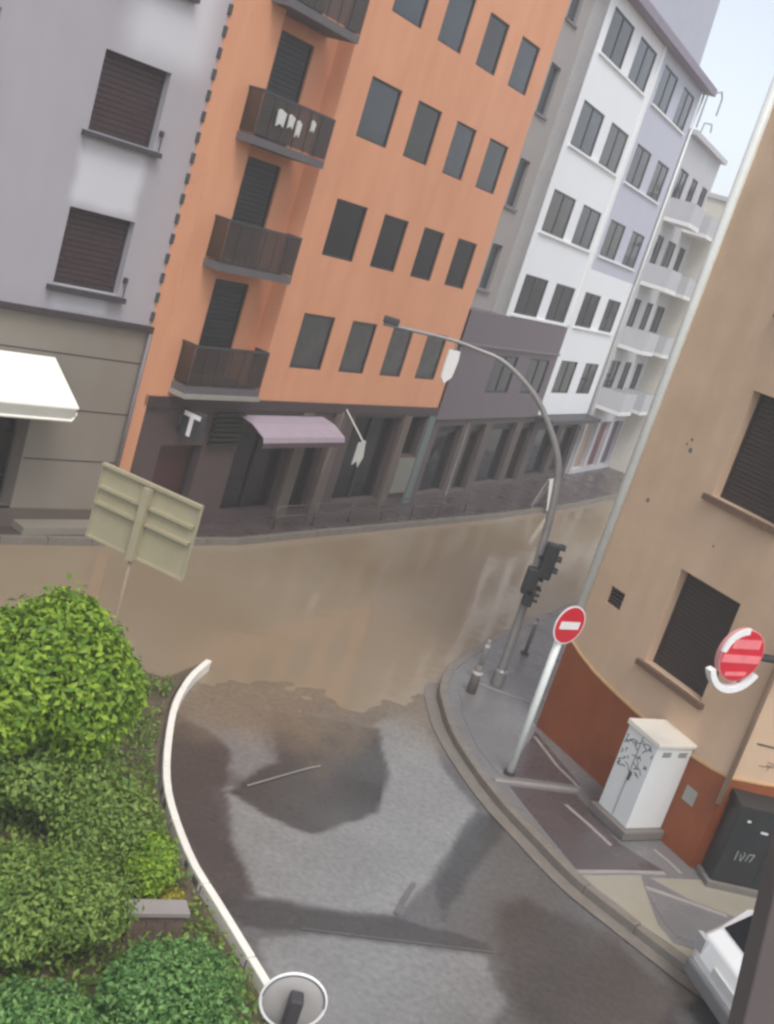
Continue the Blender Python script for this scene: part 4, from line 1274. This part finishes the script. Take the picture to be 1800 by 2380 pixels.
# ------------------------------------------------------------------ garden on the left
wk_px = [(482, 1552), (440, 1590), (405, 1650), (388, 1730), (382, 1820), (395, 1900), (440, 2020), (500, 2120), (590, 2270), (650, 2370)]
wk = smooth_line([gnd(*p)[:2] for p in wk_px] + [np.array((1.3, 8.9)), np.array((2.4, 7.4))], 6)
gar_poly = [tuple(p) for p in offset_line(wk, -0.1)] + [(-1, 6.0), (-9, 6.0), (-10, 15.0), (-4.9, 16.4), (-2.6, 16.6)]
structure(MB().prism(gar_poly, -0.6, 0.06).build('garden_bed', m_soil))
wkr = structure(MB().prism([tuple(p) for p in offset_line(wk, 0.05)] + [tuple(p) for p in offset_line(wk, -0.05)][::-1], -0.5, 0.1).build('garden_kerb', m_concrete))
wf = resample(wk, 0.32)
for i in range(0, len(wf) - 4, 4):
    s = [np.array(p) for p in wf[i:i + 5]]
    s[0] = s[0] + (s[1] - s[0]) * .025
    s[-1] = s[-1] - (s[-1] - s[-2]) * .025
    MB().prism([tuple(p) for p in offset_line(s, 0.052)] + [tuple(p) for p in offset_line(s, -0.052)][::-1], -0.3, 0.15 + random.uniform(-.006, .006)).build('kerb_stone', m_white_kerb, wkr, bevel=0.012)

def foliage(name, parent, center, radii, n, leaf, material, seed, flat=0.0, lump=0.18):
    r = np.random.default_rng(seed)
    R3 = np.array(radii)
    K = 26
    lc = r.normal(size=(K, 3))
    lc /= np.linalg.norm(lc, axis=1)[:, None]
    lc[:, 2] = np.abs(lc[:, 2]) * 1.1 - 0.35
    lr = r.uniform(0.28, 0.5, K) * (1 + lump)
    lc = lc * (1.0 - lr * 0.75)[:, None]
    lc = np.concatenate([np.zeros((2, 3)), lc])
    lr = np.concatenate([[0.72, 0.72], lr])
    which = r.choice(len(lr), n, p=lr ** 2 / (lr ** 2).sum())
    d = r.normal(size=(n, 3))
    d /= np.linalg.norm(d, axis=1)[:, None]
    sp_ = r.random(n) < 0.05
    rr = (0.5 + 0.5 * r.random(n) ** 0.4) * np.where(sp_, r.uniform(1.0, 1.0 + lump * 1.6, n), 1.0)
    P = (lc[which] + d * (rr * lr[which])[:, None]) * R3
    P[:, 2] = np.maximum(P[:, 2], -radii[2] * 0.92)
    # leaves face outwards and up, with scatter
    nrm = d * 0.9 + np.array([0, 0, 0.5]) + r.normal(size=(n, 3)) * 0.6
    nrm /= np.linalg.norm(nrm, axis=1)[:, None]
    tng = r.normal(size=(n, 3)) + np.array([0, 0, -0.5]) + d * 0.3
    tng -= nrm * (tng * nrm).sum(1)[:, None]
    tng /= np.linalg.norm(tng, axis=1)[:, None]
    bit = np.cross(nrm, tng)
    s = leaf * r.uniform(0.45, 1.5, n)[:, None]
    base, tipp = P - tng * s * 0.5, P + tng * s * 0.5 - nrm * s * 0.12
    lft = P + bit * s * 0.27 + nrm * s * 0.1
    rgt = P - bit * s * 0.27 + nrm * s * 0.1
    V = np.stack([base, rgt, tipp, lft], 1).reshape(-1, 3) + np.array(center)
    me = bpy.data.meshes.new(name)
    me.vertices.add(len(V))
    me.vertices.foreach_set('co', V.ravel())
    idx = np.arange(n) * 4
    tri = np.stack([idx, idx + 1, idx + 2, idx, idx + 2, idx + 3], 1).ravel()
    me.loops.add(len(tri))
    me.loops.foreach_set('vertex_index', tri)
    me.polygons.add(2 * n)
    me.polygons.foreach_set('loop_start', np.arange(2 * n) * 3)
    me.polygons.foreach_set('loop_total', np.full(2 * n, 3))
    me.update(calc_edges=True)
    me.materials.append(material)
    o = bpy.data.objects.new(name, me)
    COL.objects.link(o)
    o.parent = parent
    return o

def shrub(name, label, u, v, zc, radii, n, leaf, material, seed, lump=0.18, cat='shrub', group='garden shrubs'):
    c = gnd(u, v, zc)
    r = empty(name, (c[0], c[1], 0.06), 0)
    tag(r, label, cat, group)
    foliage('crown', r, (0, 0, zc - 0.06), radii, n, leaf, material, seed, lump=lump)
    tb = MB()
    rg = random.Random(seed)
    h = zc - 0.06
    tb.tube([(0, 0, -0.05), (0.03, 0.02, h * .6), (0.0, 0.03, h)], [0.07, 0.055, 0.03], 8)
    for k in range(6):
        a = rg.uniform(0, 6.28)
        e = (math.cos(a) * radii[0] * .7, math.sin(a) * radii[1] * .7, h + radii[2] * rg.uniform(-.1, .6))
        tb.tube([(0.02, 0.01, h * .45), (e[0] * .4, e[1] * .4, h * .8), e], [0.04, 0.025, 0.01], 6)
    tb.build('trunk', m_trunk, r)
    return r
shrub('clipped_tree', 'large rounded bright green tree at left edge above the flood', 92, 1580, 1.65, (1.2, 1.15, 1.22), 34000, 0.095, m_leaf_bright, 1, 0.15, 'tree')
shrub('shrub', 'mid green shrub in shade beneath the large rounded tree', 90, 1790, 0.75, (1.1, 0.8, 0.6), 13000, 0.075, m_leaf_mid, 2)
shrub('shrub', 'loose pale green shrub below the large tree, beside white kerb', 245, 1905, 0.5, (0.66, 0.7, 0.52), 12000, 0.06, m_leaf_mid, 3, 0.25)
shrub('shrub', 'low bright green plant at middle of the white kerb', 350, 2005, 0.35, (0.32, 0.5, 0.32), 4500, 0.06, m_leaf_bright, 4, 0.25)
shrub('shrub', 'broad mid green shrub at left edge, lower half', 120, 2100, 0.6, (0.86, 0.8, 0.58), 17000, 0.06, m_leaf_mid, 5, 0.2)
shrub('shrub', 'small yellowish plant beside the brown planter wall', 400, 2098, 0.2, (0.16, 0.18, 0.16), 900, 0.06, m_leaf_yel, 6, 0.25)
shrub('shrub', 'dense deep green shrub at bottom beside the round mirror', 415, 2325, 0.45, (0.74, 0.7, 0.5), 17000, 0.058, m_leaf_blue, 7, 0.2)
shrub('shrub', 'deep green shrub in the bottom left corner', 90, 2395, 0.4, (0.62, 0.5, 0.4), 10000, 0.058, m_leaf_blue, 8, 0.22)
# low leafy ground cover over the rest of the bed
gp = [tuple(p) for p in offset_line(wk, -0.14)] + [(-1, 6.0), (-6, 6.0), (-7, 14.0), (-4.6, 16.0), (-2.6, 16.4)]
rg2 = np.random.default_rng(21)
cand = np.stack([rg2.uniform(-7, 2.5, 60000), rg2.uniform(6, 16.5, 60000)], 1)
keep = (signed_dist(cand[:, 0], cand[:, 1], gp) < -0.03) & (wave(cand[:, 0], cand[:, 1], 5, 2.4) > -0.8)
cand = cand[keep][:34000]
gc = foliage('ground_cover', None, (0, 0, 0), (1, 1, 1), len(cand), 0.075, m_leaf_mid, 22)
co = np.empty(len(gc.data.vertices) * 3)
gc.data.vertices.foreach_get('co', co)
co = co.reshape(-1, 4, 3)
mid = co.mean(1, keepdims=True)
co = co - mid + np.concatenate([cand, 0.07 + 0.2 * rg2.random((len(cand), 1)) ** 2], 1)[:, None, :]
gc.data.vertices.foreach_set('co', co.ravel())
gc.data.update()
gc['kind'] = 'stuff'
gc['label'] = 'low leafy ground cover between the garden shrubs'
# brown planter wall with pale coping
pw0, pw1 = gnd(285, 2190, 0.06), gnd(415, 2190, 0.06)
ang = math.atan2(pw1[1] - pw0[1], pw1[0] - pw0[0])
PLN = empty('planter_wall', (*pw0[:2], 0.06), ang)
tag(PLN, 'low brown planter wall with pale stone coping among the shrubs', 'planter')
Lp = float(np.linalg.norm(pw1 - pw0))
for r_ in range(4):
    nb_ = 3
    for k in range(-1, nb_ + 1):
        a = (k + (0.5 if r_ % 2 else 0)) * Lp / nb_
        a0, a1 = max(a, 0) + .004, min(a + Lp / nb_, Lp) - .004
        if a1 - a0 > 0.03:
            MB().box(a0, a1, 0.0 + 0.004 * ((k + r_) % 2), 0.18, r_ * 0.085 + .003, r_ * 0.085 + .08).build('brick', mat('brown_brick', srgb(112, 92, 84), .8, .15, 6), PLN)
MB().box(0.008, Lp - .008, 0.02, 0.16, 0.0, 0.34).build('mortar_core', m_concrete, PLN)
MB().box(-0.03, Lp + .03, -0.03, 0.21, 0.343, 0.39).build('coping', m_joint, PLN)

# ------------------------------------------------------------------ rainy air
hz = MB().box(-70, 90, -30, 160, -2.2, 27).build('haze', m_concrete)
hz.data.materials.clear()
mh = bpy.data.materials.new('rain_haze')
mh.use_nodes = True
th = mh.node_tree
th.nodes.clear()
oh = th.nodes.new('ShaderNodeOutputMaterial')
pv = th.nodes.new('ShaderNodeVolumePrincipled')
pv.inputs['Color'].default_value = (0.93, 0.95, 0.97, 1)
pv.inputs['Density'].default_value = 0.0032
pv.inputs['Anisotropy'].default_value = 0.2
th.links.new(pv.outputs[0], oh.inputs['Volume'])
hz.data.materials.append(mh)
hz['kind'] = 'stuff'
